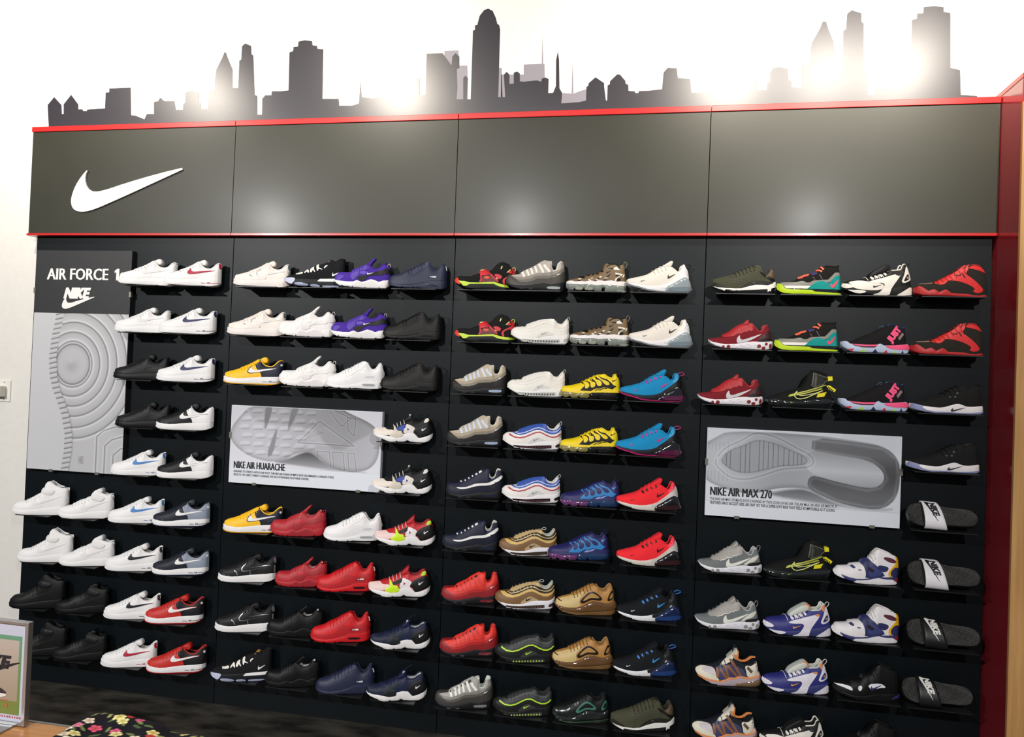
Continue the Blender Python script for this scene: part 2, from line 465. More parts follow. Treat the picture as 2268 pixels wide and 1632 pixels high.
P['court_high'] = dict(x=(195, 1340), base=((350, 808), (1200, 845)), open=940, rim=0.6,
  bot=[(195,720),(230,780),(350,808),(600,822),(900,838),(1200,850),(1300,835),(1340,790)],
  sole=[(195,700),(215,685),(300,710),(500,715),(650,705),(850,685),(1100,670),(1340,655)],
  top=[(212,690),(240,600),(300,555),(480,525),(620,460),(790,360),(812,285),(858,250),(870,170),(935,128),(1000,160),(1080,225),(1180,262),(1260,285),(1320,280),(1333,360),(1338,500),(1342,670)],
  tongue=[(840,300),(870,170),(930,122),(990,140),(1050,200),(1000,300)], laces=(480,790,6), tw=0.024,
  patches=[
   ('p','toe_overlay','vamp',[(215,680),(250,610),(360,600),(520,650),(680,640),(760,540),(830,600),(850,680),(650,698),(500,708),(300,705)]),
   ('p','eyestay','vamp',[(500,560),(620,470),(790,370),(830,430),(700,500),(600,580)]),
   ('t','tick_logo','tick',(640,1270,440,622,480),dict(lay=1)),
   ('p','ankle_strap','strap',[(812,262),(900,268),(1060,305),(1088,345),(1050,405),(1000,420),(860,395),(812,365)],dict(lay=2,bulge=0.003)),
   ('p','heel_panel','vamp',[(1150,668),(1170,520),(1250,430),(1334,420),(1338,655)])])
P['knit_high'] = dict(x=(80, 2090), base=((400, 1030), (1750, 1078)), open=1610, rim=0.6,
  bot=[(85,800),(110,870),(200,940),(330,990),(430,1000),(480,1035),(900,1040),(950,1010),(1000,1055),(1290,1060),(1320,1020),(1360,1070),(1750,1078),(2000,1050),(2090,960)],
  sole=[(85,770),(100,745),(450,750),(520,790),(1200,790),(1240,785),(1750,770),(2090,765)],
  top=[(112,760),(160,690),(280,640),(460,615),(650,555),(850,470),(1000,390),(1150,300),(1300,250),(1450,200),(1550,130),(1610,128),(1690,190),(1760,200),(1830,140),(1900,100),(2030,105),(2058,200),(2050,400),(2045,520),(2070,700),(2088,780)],
  tongue=[(1480,230),(1560,130),(1640,120),(1690,170),(1620,240),(1560,310)],
  patches=[
   ('p','toe_guard','toe',[(88,770),(120,752),(430,752),(495,805),(400,950),(330,960),(200,900),(100,830)],dict(lay=0)),
   ('p','heel_strip','white',[(1200,855),(1280,790),(1750,775),(2075,768),(2080,868),(1230,876)],dict(lay=1,sm=0)),
   ('p','air_unit','pod',[(440,930),(560,912),(780,930),(900,970),(930,1010),(800,1030),(500,1000)],dict(lay=1,bulge=0.003)),
   ('p','air_unit','pod',[(965,980),(1150,965),(1290,1010),(1290,1050),(1050,1050),(975,1020)],dict(lay=1,bulge=0.003)),
   ('p','air_unit','pod',[(1340,1020),(1450,1000),(1740,1005),(1900,1010),(1880,1060),(1400,1062)],dict(lay=1,bulge=0.003)),
   ('p','lace','lace',[(465,610),(490,650),(540,636),(570,640),(690,625),(722,600),(690,560),(600,590),(520,610)],dict(lay=1)),
   ('p','lace','lace',[(745,590),(830,480),(890,478),(922,590),(880,590),(835,535),(780,610)],dict(lay=1)),
   ('p','lace','lace',[(940,560),(950,450),(1040,388),(1072,400),(1050,440),(1120,550),(1090,560),(1020,480),(1000,580)],dict(lay=1)),
   ('p','lace','lace',[(1130,340),(1190,298),(1222,318),(1202,400),(1345,460),(1320,476),(1215,440),(1195,522),(1160,510)],dict(lay=1)),
   ('p','lace','lace',[(1380,400),(1420,340),(1490,318),(1502,340),(1440,380),(1410,440)],dict(lay=1)),
   ('t','tick_logo','white',(1660,1910,545,690),dict(lay=1)),
   ('loop','pull_loop','base',[(1880,200),(1880,110),(1960,80),(2045,110),(2030,200),(1960,220)],dict(r=0.0024))])
P['strap_runner'] = dict(x=(280, 2095), base=((600, 1085), (1900, 1155)), open=1300, rim=0.62,
  bot=[(280,850),(320,930),(400,1000),(520,1062),(555,1030),(600,1075),(750,1088),(870,1112),(895,1078),(930,1115),(1100,1122),(1250,1140),(1290,1110),(1330,1145),(1700,1152),(1740,1125),(1780,1155),(1950,1150),(2095,1040)],
  sole=[(280,830),(330,860),(430,890),(700,930),(900,935),(1030,885),(1170,945),(1300,915),(1460,855),(1600,890),(1720,945),(1850,900),(2095,880)],
  top=[(292,850),(320,700),(400,600),(520,593),(700,598),(830,588),(860,540),(1000,480),(1150,420),(1290,362),(1420,430),(1540,520),(1680,510),(1750,460),(1830,360),(1880,345),(1950,400),(2040,440),(2070,560),(2082,700),(2095,900)],
  tongue=[(1200,400),(1310,350),(1440,235),(1535,155),(1610,150),(1570,230),(1480,310),(1450,430)], laces=(860,1280,5), tw=0.022,
  patches=[
   ('p','toe_overlay','vamp',[(292,840),(320,720),(420,700),(640,740),(470,870),(400,880)]),
   ('p','side_overlay','vamp',[(840,580),(900,530),(1290,375),(1420,430),(1380,520),(1180,560),(1060,600),(1100,700),(980,800),(900,900),(800,760)],dict(lay=0)),
   ('p','side_opening','open',[(1075,615),(1200,585),(1330,615),(1385,645),(1270,690),(1130,700)],dict(lay=1)),
   ('p','cage_strap','exo',[(1000,810),(1100,745),(1300,735),(1480,635),(1650,600),(1810,550),(1855,620),(1862,720),(1700,742),(1560,728),(1440,738),(1290,812),(1330,860),(1170,925),(1080,880)],dict(lay=2)),
   ('p','heel_clip','exo',[(1790,570),(1960,480),(2062,560),(2078,660),(1870,702)],dict(lay=2)),
   ('p','sole_overlay','sole2',[(930,1080),(960,980),(1040,930),(1180,990),(1330,960),(1460,900),(1620,950),(1760,1060),(1780,1140),(1300,1120)],dict(lay=0)),
   ('t','tick_logo','tick',(1330,1560,640,705),dict(lay=3)),
   ('loop','pull_loop','loop',[(1960,420),(1990,340),(2050,330),(2060,440)])])
P['bubble_runner'] = dict(x=(-80, 2025), base=((200, 1095), (1700, 1085)), open=1340,
  bot=[(-80,950),(-20,1005),(100,1055),(300,1095),(400,1095),(440,1070),(480,1100),(780,1100),(830,1068),(870,1098),(1000,1078),(1400,1082),(1800,1075),(1950,1040),(2020,970)],
  sole=[(-80,920),(0,940),(200,975),(500,985),(800,950),(1050,890),(1160,865),(1280,810),(1400,780),(1600,775),(1800,760),(1995,740)],
  top=[(-75,930),(-60,780),(0,680),(60,640),(200,600),(380,550),(500,470),(650,390),(800,335),(950,230),(1100,150),(1230,92),(1330,108),(1390,160),(1450,270),(1520,360),(1600,395),(1700,350),(1780,230),(1830,145),(1885,140),(1905,190),(1960,380),(2005,520),(2015,640),(2000,760)],
  tongue=[(1120,190),(1230,88),(1340,95),(1390,150),(1430,260),(1330,260)], laces=(540,1230,6),
  patches=[
   ('p','mudguard','mud',[(-68,915),(-55,835),(170,842),(700,806),(790,760),(850,690),(960,580),(990,520),(1130,490),(1240,540),(1440,525),(1650,482),(1800,440),(1895,420),(1985,530),(1992,745),(1600,778),(1400,783),(1160,868),(800,953),(500,985),(200,975)]),
   ('p','eyestay','eye',[(700,510),(1000,310),(1280,215),(1325,250),(1200,400),(1100,430),(960,520),(830,650),(720,590)],dict(lay=1)),
   ('p','heel_counter','eye',[(1830,440),(1850,170),(1890,160),(1960,390),(2002,530),(1990,600),(1880,500)],dict(lay=1)),
   ('p','badge','badge',[(1300,690),(1400,615),(1680,605),(1640,690),(1450,705)],dict(lay=1)),
   ('p','badge_lettering','blet',[(1480,625),(1622,620),(1615,670),(1475,675)],dict(lay=2,sm=0)),
   ('p','badge_lettering','blet',[(1395,642),(1465,636),(1465,664),(1395,668)],dict(lay=2,sm=0)),
   ('p','sole_panel','sole2',[(1000,1070),(1080,970),(1200,880),(1330,815),(1450,790),(1830,770),(1760,920),(1900,1060),(1400,1080)],dict(lay=0)),
   ('p','air_window_frame','wframe',[(1225,950),(1250,900),(1660,885),(1710,930),(1690,1005),(1280,1012)],dict(lay=1)),
   ('p','air_window','air',[(1245,950),(1265,915),(1660,905),(1690,940),(1670,985),(1290,990)],dict(lay=2)),
   ('p','heel_logo','hlogo',[(1925,235),(1955,225),(1975,330),(1985,385),(1950,390)],dict(lay=2))])
P['clip_runner'] = dict(x=(85, 2140), base=((600, 1172), (1800, 1197)), open=1400, rim=0.62,
  bot=[(85,900),(110,940),(250,1020),(520,1110),(560,1140),(700,1172),(870,1168),(900,1140),(960,1165),(1170,1168),(1280,1120),(1370,1165),(1600,1190),(1850,1197),(2000,1150),(2120,1040),(2140,960)],
  sole=[(85,870),(250,930),(500,955),(700,985),(1000,985),(1110,900),(1350,850),(1500,880),(1570,950),(1650,1035),(1800,1015),(2000,950),(2135,880)],
  top=[(90,880),(115,750),(180,725),(320,710),(500,690),(560,650),(720,630),(850,560),(1000,500),(1100,440),(1250,420),(1400,430),(1480,490),(1600,510),(1720,480),(1830,390),(1965,350),(1985,470),(2060,620),(2112,800),(2132,910)],
  tongue=[(1080,480),(1190,385),(1300,270),(1400,185),(1425,230),(1400,350),(1460,430),(1440,490),(1250,510)], laces=(720,1180,4), tw=0.024,
  patches=[
   ('p','toe_box','toe',[(92,865),(118,745),(320,715),(500,700),(560,760),(790,760),(780,830),(640,950),(450,950),(200,925)]),
   ('p','vamp_window','vampw',[(520,710),(600,668),(740,655),(800,700),(780,740),(600,750)],dict(lay=1)),
   ('p','side_loop','mid',[(1190,700),(1200,590),(1250,555),(1540,690),(1460,800),(1480,880),(1300,850),(1150,890),(1110,800),(1130,720)],dict(lay=0)),
   ('p','side_inset','inset',[(880,700),(1040,640),(1190,560),(1195,690),(1100,740),(990,770),(900,760)],dict(lay=1)),
   ('p','side_inset','inset2',[(1255,690),(1322,745),(1250,788)],dict(lay=1,sm=0)),
   ('p','side_inset','inset2',[(1040,750),(1120,740),(1140,790),(1060,815)],dict(lay=2,sm=0)),
   ('p','forefoot_overlay','blob',[(640,940),(720,860),(800,800),(790,690),(830,620),(860,690),(900,760),(960,800),(1040,790),(1090,850),(1115,920),(1100,985),(950,1018),(800,1010),(690,980)],dict(lay=2,bulge=0.002)),
   ('p','heel_clip','clip',[(1460,800),(1540,690),(1640,620),(1800,550),(1980,490),(2058,620),(2105,780),(2108,880),(2000,925),(1850,985),(1700,1030),(1620,1010),(1580,950),(1570,880),(1500,870)],dict(lay=2,bulge=0.002)),
   ('t','tick_logo','tick',(1745,1915,680,800),dict(lay=5)),
   ('p','heel_tab','htab',[(1812,530),(1832,440),(1870,370),(1960,352),(1982,475)],dict(lay=2)),
   ('slab','tongue_logo','tlogo',ell(1330,270,40,52),dict(y0=-0.02,y1=-0.0235)),
   ('loop','pull_loop','loop',[(1380,240),(1450,150),(1560,90),(1600,70)])])
P['strap_trainer'] = dict(x=(130, 2085), base=((500, 885), (2000, 935)), open=1560, rim=0.6,
  bot=[(130,620),(180,700),(300,770),(400,830),(510,882),(900,895),(1400,915),(1900,932),(2050,900),(2085,860)],
  sole=[(130,600),(240,620),(420,640),(590,690),(890,690),(1200,660),(1380,655),(1600,720),(1750,750),(2085,770)],
  top=[(135,660),(150,560),(200,500),(240,450),(400,455),(620,460),(750,400),(880,365),(960,280),(1080,240),(1180,280),(1240,300),(1270,230),(1330,205),(1400,100),(1500,25),(1560,8),(1650,12),(1800,60),(1900,150),(1950,190),(2000,290),(2050,350),(2070,550),(2085,790)],
  patches=[
   ('p','midsole_stripe','volt',[(240,630),(420,650),(590,696),(890,696),(1200,664),(1380,660),(1600,724),(1750,753),(2075,772),(2075,835),(1720,828),(1520,792),(1350,718),(900,732),(590,740),(490,795),(400,800),(310,705)],dict(lay=1,sm=0)),
   ('p','toe_guard','toe',[(135,640),(150,540),(190,518),(240,560),(245,640),(300,700),(285,752),(200,705)],dict(lay=1)),
   ('p','side_tread','tread',[(510,840),(600,760),(900,745),(950,880),(700,880)],dict(lay=1)),
   ('p','strap_side','exo2',[(890,685),(935,610),(950,500),(1250,400),(1500,640),(1380,655),(1200,660)],dict(lay=1)),
   ('p','midfoot_strap','exo',[(880,330),(1070,235),(1130,255),(1240,400),(1100,445),(960,470),(920,400)],dict(lay=2,bulge=0.002)),
   ('l','strap_edge','exo',([(900,680),(945,580),(940,420)],45),dict(lay=2)),
   ('l','strap_edge','exo',([(1200,360),(1320,480),(1500,650)],48),dict(lay=2)),
   ('p','strap_inset','orange',[(1010,490),(1190,480),(1222,540),(1170,570),(1080,570)],dict(lay=3)),
   ('p','strap_logo','logo',[(920,282),(1022,245),(1056,280),(968,316)],dict(lay=5,sm=0)),
   ('p','ankle_overlay','exo',[(1340,415),(1480,388),(1615,460),(1612,520),(1540,572),(1460,530)],dict(lay=1)),
   ('p','heel_bracket','exo',[(1912,190),(1950,180),(2040,310),(2066,480),(2050,585),(1985,540),(1900,480),(1720,560),(1702,620),(1742,738),(1680,742),(1620,600),(1700,520),(1880,430),(1960,370),(1958,290)],dict(lay=2)),
   ('p','ankle_inset','exo',[(1790,345),(1885,250),(1950,320),(1900,378)],dict(lay=1)),
   ('l','trim','logo',([(1770,345),(1882,240)],26),dict(lay=2)),
   ('l','trim','logo',([(1575,235),(1612,135)],34),dict(lay=1)),
   ('p','trim','logo',[(1405,515),(1440,515),(1485,570),(1460,575)],dict(lay=3)),
   ('loop','pull_loop','loop',[(1980,240),(1970,180),(2010,140),(2060,170),(2065,240),(2040,300)],dict(r=0.0022))])
P['cutout_trainer'] = dict(x=(85, 2172), base=((760, 1125), (1900, 1270)), open=1500, rim=0.6,
  bot=[(85,790),(150,850),(300,930),(500,1020),(650,1075),(800,1120),(920,1145),(1000,1165),(1110,1180),(1200,1200),(1300,1205),(1500,1235),(1850,1268),(2050,1285),(2110,1250),(2172,1150)],
  sole=[(85,760),(285,815),(500,905),(730,975),(950,1000),(1100,1000),(1300,990),(1500,990),(1700,1010),(1890,1025),(2172,1020)],
  top=[(90,770),(110,680),(150,640),(210,560),(400,570),(580,575),(600,515),(830,500),(930,508),(985,430),(1080,380),(1190,385),(1240,360),(1300,250),(1380,170),(1460,102),(1520,106),(1700,180),(1860,260),(2050,360),(2120,440),(2150,560),(2166,780),(2173,1040)],
  laces=(1240,1460,3), tongue=[(1300,260),(1400,150),(1480,90),(1560,110),(1500,180),(1400,280)],
  patches=[
   ('p','midsole_wall','white',[(655,1070),(740,1025),(900,1040),(1100,1050),(1300,1025),(1480,1015),(1620,1060),(1760,1090),(1930,1110),(2040,1190),(2100,1250),(2040,1280),(1850,1265),(1500,1233),(1300,1203),(1110,1178),(920,1143),(760,1108)],dict(lay=1,sm=0)),
   ('p','heel_block','red',[(1960,1110),(2165,1060),(2165,1170),(2095,1235),(2030,1170)],dict(lay=0)),
   ('p','toe_guard','white',[(88,785),(105,690),(135,650),(270,800),(300,870),(375,930),(350,945),(180,862)],dict(lay=1)),
   ('p','midfoot_strap','navy',[(890,445),(1000,360),(1190,390),(1250,465),(1410,610),(1600,830),(1700,1005),(1030,1000),(1060,830),(1010,620),(940,512)],dict(lay=1)),
   ('p','strap_window','hole',[(1090,650),(1180,640),(1290,710),(1332,780),(1290,810),(1200,790)],dict(lay=3)),
   ('p','strap_panel','navy2',[(1100,830),(1250,640),(1340,630),(1500,750),(1600,880),(1500,950),(1150,960)],dict(lay=2)),
   ('p','side_window','navy',[(1410,612),(1560,600),(1760,670),(1802,730),(1760,810),(1660,835),(1600,830)],dict(lay=1)),
   ('p','ankle_window','maroon',[(1630,380),(1680,345),(1870,390),(2040,490),(2060,560),(2000,585),(1820,530),(1680,440)],dict(lay=1)),
   ('p','heel_bracket','yellow',[(2035,362),(2090,400),(2145,560),(2158,785),(2050,712),(1960,742),(1862,850),(1862,920),(1897,1018),(1830,1022),(1775,870),(1900,720),(2060,580),(2062,480)],dict(lay=2)),
   ('p','heel_panel','navy',[(1864,850),(1960,745),(2050,718),(2160,790),(2168,1022),(1897,1022),(1864,920)],dict(lay=1)),
   ('p','toe_window','navy',[(585,565),(650,545),(742,620),(690,650),(620,622)],dict(lay=1)),
   ('l','vent_slit','hole',([(815,695),(915,720)],26),dict(lay=1)),
   ('p','toe_flash','flash',[(110,640),(250,620),(560,690),(620,760),(600,820),(330,700)],dict(lay=3)),
   ('p','side_flash','flash',[(800,700),(900,680),(930,760),(850,850),(790,800)],dict(lay=3)),
   ('p','side_flash','flash',[(1080,660),(1500,640),(1660,760),(1640,800),(1500,780),(1200,830)],dict(lay=3)),
   ('t','tick_logo','ptick',(1180,1560,690,850),dict(lay=4)),
   ('p','heel_flash','pheel',[(1950,1120),(2165,1060),(2160,1160),(1800,1180)],dict(lay=3))])
P['wave_runner'] = dict(x=(45, 2152), base=((500, 1112), (2000, 1192)), open=1590,
  bot=[(50,850),(100,930),(250,1030),(450,1100),(700,1130),(1100,1150),(1500,1172),(2000,1195),(2120,1130),(2152,1000)],
  sole=[(50,830),(200,930),(400,975),(700,995),(950,960),(1150,940),(1300,905),(1450,920),(1600,950),(1800,915),(2100,850),(2152,830)],
  top=[(50,850),(70,680),(110,590),(200,550),(400,560),(560,540),(640,470),(800,405),(960,335),(1100,260),(1250,155),(1380,90),(1480,110),(1585,125),(1620,400),(1700,452),(1790,440),(1850,350),(1880,200),(1925,135),(2050,185),(2070,330),(2120,450),(2150,650),(2152,850)],
  tongue=[(1360,200),(1480,115),(1620,98),(1645,140),(1640,400),(1560,380)],
  patches=[
   ('p','side_band','c3',[(215,635),(520,600),(640,480),(960,345),(1250,165),(1380,100),(1580,135),(1622,405),(1700,456),(1790,445),(1850,355),(1885,205),(1925,145),(2045,190),(2066,330),(2085,450),(1950,570),(1750,690),(1500,740),(1300,742),(1100,748),(950,822),(750,872),(520,862),(400,775)],dict(lay=0,sm=0)),
   ('p','side_band','c2',[(215,630),(520,595),(640,478),(960,343),(1250,163),(1380,98),(1580,133),(1622,403),(1700,454),(1790,443),(1850,353),(1885,203),(1930,150),(1990,180),(2050,340),(1980,420),(1800,560),(1600,640),(1300,642),(1100,652),(850,762),(600,790),(400,768)],dict(lay=1,sm=0)),
   ('p','side_band','c1',[(220,625),(520,592),(640,476),(960,341),(1250,161),(1380,97),(1580,131),(1622,402),(1700,453),(1790,442),(1850,352),(1885,202),(1925,148),(1960,330),(1900,430),(1800,470),(1600,530),(1350,552),(1100,572),(900,642),(640,700),(400,690)],dict(lay=2,sm=0)),
   ('p','wave_stripe','wave',[(400,730),(700,740),(900,700),(1100,620),(1300,600),(1600,600),(1800,520),(1990,380),(2060,340),(2085,430),(1950,560),(1800,640),(1600,690),(1300,690),(1100,710),(850,780),(600,800)],dict(lay=3)),
   ('l','lace','lace',([(610,530),(670,698)],72),dict(lay=4)),('l','lace','lace',([(765,450),(825,655)],72),dict(lay=4)),
   ('l','lace','lace',([(905,385),(950,605)],70),dict(lay=4)),('l','lace','lace',([(1045,320),(1100,545)],70),dict(lay=4)),
   ('l','lace','lace',([(1185,240),(1250,380),(1330,545)],78),dict(lay=4)),('l','lace','lace',([(1350,260),(1420,370),(1550,505)],85),dict(lay=4)),
   ('l','lace_dots','dots',([(600,560),(640,540)],40),dict(lay=4)),('l','lace_dots','dots',([(740,520),(780,500)],40),dict(lay=4)),
   ('l','lace_dots','dots',([(870,450),(910,430)],44),dict(lay=4)),('l','lace_dots','dots',([(1000,380),(1040,360)],44),dict(lay=4)),('l','lace_dots','dots',([(1130,320),(1190,280)],48),dict(lay=4)),('l','lace_dots','dots',([(1250,250),(1340,190)],52),dict(lay=4)),
   ('p','air_window','air',[(1450,1055),(1490,1015),(1920,1022),(1945,1062),(1900,1118),(1490,1098)],dict(lay=1)),
   ('p','air_window','air2',[(500,1060),(560,1040),(650,1060),(660,1100),(520,1095)],dict(lay=1)),
   ('p','air_window','air2',[(800,1085),(860,1065),(960,1080),(970,1115),(830,1112)],dict(lay=1)),
   ('t','tick_logo','tick',(1820,1950,555,632),dict(lay=4))])
P['camo_mid'] = dict(x=(118, 2150), base=((400, 1120), (1700, 1178)), open=1460, rim=0.6,
  bot=[(122,900),(150,1000),(250,1075),(340,1105),(350,1050),(390,1050),(450,1105),(610,1118),(650,1060),(700,1060),(750,1112),(940,1130),(1030,1110),(1080,1145),(1270,1158),(1300,1030),(1400,1030),(1440,1166),(1690,1178),(1740,1150),(1800,1185),(2050,1195),(2150,1140)],
  sole=[(120,830),(135,795),(280,790),(400,830),(580,815),(730,835),(900,795),(1050,830),(1200,785),(1380,815),(1600,790),(1800,830),(2000,820),(2148,830)],
  top=[(130,810),(200,740),(400,700),(560,640),(720,645),(850,590),(1000,565),(1130,540),(1250,480),(1330,385),(1345,280),(1400,218),(1460,212),(1560,228),(1700,225),(1800,268),(1900,255),(2010,228),(2040,300),(2080,500),(2112,700),(2142,850)],
  tongue=[(1350,290),(1400,215),(1470,200),(1470,300)],
  patches=[
   ('p','air_unit','air',[(128,880),(350,910),(560,930),(850,920),(1070,955),(1300,940),(1600,945),(1900,975),(2145,985),(2145,1130),(2050,1190),(1800,1180),(1740,1150),(1690,1172),(1440,1160),(1400,1030),(1300,1030),(1270,1152),(1080,1140),(1030,1105),(940,1125),(750,1108),(700,1060),(650,1060),(610,1112),(450,1100),(390,1050),(350,1050),(335,1100),(250,1070),(150,1000)],dict(lay=0,sm=0,bulge=0.004)),
   ('p','air_pod','pod',[(390,1015),(500,1000),(650,1030),(620,1108),(450,1095)],dict(lay=5)),('p','air_pod','pod',[(700,1040),(850,1020),(1000,1050),(940,1122),(760,1108)],dict(lay=5)),('p','air_pod','pod',[(1790,1130),(2140,1125),(2130,1150),(2050,1190),(1830,1180)],dict(lay=5)),
   ('p','camo_patch','cw',[(1670,372),(1770,322),(1888,435),(1680,432)],dict(lay=0,sm=0)),('p','camo_patch','ck',[(1470,385),(1660,365),(1660,415),(1560,410)],dict(sm=0)),
   ('t','tick_logo','ck',(1420,1610,445,560),dict(lay=0)),('p','camo_patch','ck',[(1395,690),(1600,548),(1530,650),(1470,692)],dict(sm=0)),
   ('p','camo_patch','cw',[(1365,705),(1485,685),(1450,722),(1380,735)],dict(sm=0)),('p','camo_patch','ck',[(1330,792),(1420,735),(1445,750),(1360,808)],dict(sm=0)),
   ('p','camo_patch','cw',[(1725,530),(1990,578),(1940,652),(1880,600),(1740,590)],dict(sm=0)),('p','camo_patch','cw',[(2020,578),(2050,590),(2012,690),(1978,682)],dict(sm=0)),
   ('p','camo_patch','cw',[(1718,805),(1740,725),(1885,645),(1895,665),(1795,730),(1765,815)],dict(sm=0)),('p','camo_patch','ck',[(1740,610),(1870,610),(1750,672)],dict(sm=0)),
   ('p','camo_patch','ck',[(1768,820),(1790,740),(1870,700),(1932,750),(1900,822)]),('p','camo_patch','cw',[(1170,682),(1272,642),(1262,692),(1200,705)],dict(sm=0)),
   ('p','camo_patch','ck',[(1115,732),(1160,690),(1222,710),(1180,748)],dict(sm=0)),('p','camo_patch','cw',[(1055,760),(1175,762),(1110,802)],dict(sm=0)),
   ('p','camo_patch','cw',[(815,748),(925,780),(840,802)],dict(sm=0)),('p','camo_patch','cw',[(885,720),(990,702),(950,748)],dict(sm=0)),
   ('p','camo_patch','cw',[(485,745),(580,722),(595,755),(510,770)],dict(sm=0)),('p','camo_patch','ck',[(440,802),(520,768),(592,770),(560,818)],dict(sm=0)),
   ('p','camo_patch','ck',[(500,680),(620,645),(715,648),(700,735),(600,705)],dict(sm=0)),('p','camo_patch','ck',[(1030,820),(1060,785),(1110,800),(1090,825)],dict(sm=0)),
   ('p','collar_trim','ck',[(1410,345),(1470,270),(1620,238),(1745,252),(1560,268),(1450,345)],dict(lay=0)),('p','collar_trim','ck',[(1755,255),(1900,262),(1900,410),(1860,370)],dict(lay=0)),
   ('l','eyelet_gap','ck',([(985,575),(1010,600)],50),dict()),('l','eyelet_gap','ck',([(1130,545),(1165,580)],50),dict()),('l','eyelet_gap','ck',([(1280,460),(1320,490)],60),dict()),('l','eyelet_gap','ck',([(835,600),(860,630)],50),dict()),
   ('loop','pull_loop','loop',[(2130,790),(2075,420),(2030,270),(2050,160),(2100,130),(2160,200),(2140,280),(2065,365)],dict(r=0.0013,flat=2.5))])
P['heel_air_runner'] = dict(x=(60, 2200), base=((1000, 1120), (2000, 1168)), open=1490, rim=0.62,
  bot=[(65,830),(110,870),(250,930),(480,1000),(500,985),(530,1030),(700,1072),(920,1105),(935,1085),(960,1108),(1100,1122),(1265,1132),(1290,1138),(1800,1160),(2050,1168),(2150,1120),(2200,1020)],
  sole=[(65,790),(250,835),(500,895),(800,935),(1000,935),(1180,910),(1350,870),(1560,850),(1700,760),(1880,660),(1980,660),(2100,745),(2200,930)],
  top=[(62,800),(65,700),(110,660),(250,628),(450,590),(700,528),(850,450),(1000,352),(1150,270),(1350,195),(1490,300),(1600,378),(1700,465),(1750,478),(1830,400),(1860,280),(1900,225),(1950,250),(1990,345),(2050,425),(2090,600),(2112,760)],
  tongue=[(1150,290),(1350,170),(1480,85),(1545,90),(1565,130),(1540,210),(1490,310),(1350,330)], laces=(860,1340,4), tw=0.023,
  patches=[
   ('p','heel_frame','frame',[(1180,912),(1350,865),(1600,700),(1780,570),(1920,470),(1985,350),(2000,335),(2045,440),(2095,620),(2105,745),(1960,655),(1890,660),(1700,760),(1560,852),(1400,925),(1300,1010),(1200,1000)],dict(lay=1,sm=0)),
   ('p','air_unit','air',[(1270,1128),(1300,1010),(1400,920),(1560,850),(1880,660),(1980,660),(2100,745),(2150,850),(2190,960),(2188,1050),(2130,1128),(2050,1164),(1500,1145)],dict(lay=0,bulge=0.006)),
   ('p','air_window','airw',[(1320,1060),(1420,990),(1800,960),(2120,960),(2170,1040),(2100,1100),(1700,1110)],dict(lay=8)),
   ('l','outsole_edge','outline',([(80,800),(120,855),(260,912),(490,980),(700,1050),(1000,1097),(1265,1112),(1800,1138),(2040,1142),(2140,1100)],34),dict(lay=2)),
   ('p','heel_collar','hcol',[(1740,498),(1842,402),(1865,275),(1905,222),(1965,285),(1980,360),(1920,460),(1790,560)],dict(lay=0)),
   ('t','tick_logo','tick',(1355,1640,530,692),dict(lay=1)),
   ('t','toe_tick','tick2',(482,630,740,788),dict(lay=1)),
   ('l','eyelet','eyelet',([(870,490),(935,545)],62),dict(lay=1)),('l','eyelet','eyelet',([(1005,430),(1072,485)],62),dict(lay=1)),('l','eyelet','eyelet',([(1150,365),(1215,420)],60),dict(lay=1)),('l','eyelet','eyelet',([(1305,320),(1365,360)],54),dict(lay=1)),
   ('p','perforated_panel','perf',[(770,880),(800,640),(1000,520),(1190,520),(1200,700),(1020,890)],dict(lay=0)),
   ('p','frame_lettering','flet',[(1760,680),(1830,612),(1850,640),(1780,712)],dict(lay=3)),
   ('loop','pull_loop','loop',[(1930,270),(2010,205),(2130,195),(2200,255),(2120,300),(1990,320)],dict(r=0.0022,flat=2.6))])
_b0=[(380,622),(520,642),(700,612),(900,542),(1100,472),(1250,442),(1400,437),(1550,482),(1700,562),(1850,602),(1950,562),(2078,432)]
_b1=[(430,640),(600,665),(800,630),(1000,560),(1150,500),(1300,475),(1450,510),(1600,590),(1750,640),(1900,640),(2010,580),(2090,470)]
_b2=[(450,650),(600,690),(800,660),(1050,572),(1200,514),(1320,502),(1450,542),(1600,614),(1750,664),(1900,668),(2000,622),(2092,502)]
_b3=[(370,640),(480,690),(650,730),(850,690),(1050,610),(1200,560),(1330,560),(1450,600),(1600,680),(1750,730),(1900,730),(2020,680),(2105,565)]
_b4=[(215,628),(300,720),(450,790),(650,815),(850,780),(1050,700),(1200,645),(1350,640),(1450,680),(1600,760),(1750,820),(1880,830),(2000,790),(2122,690)]
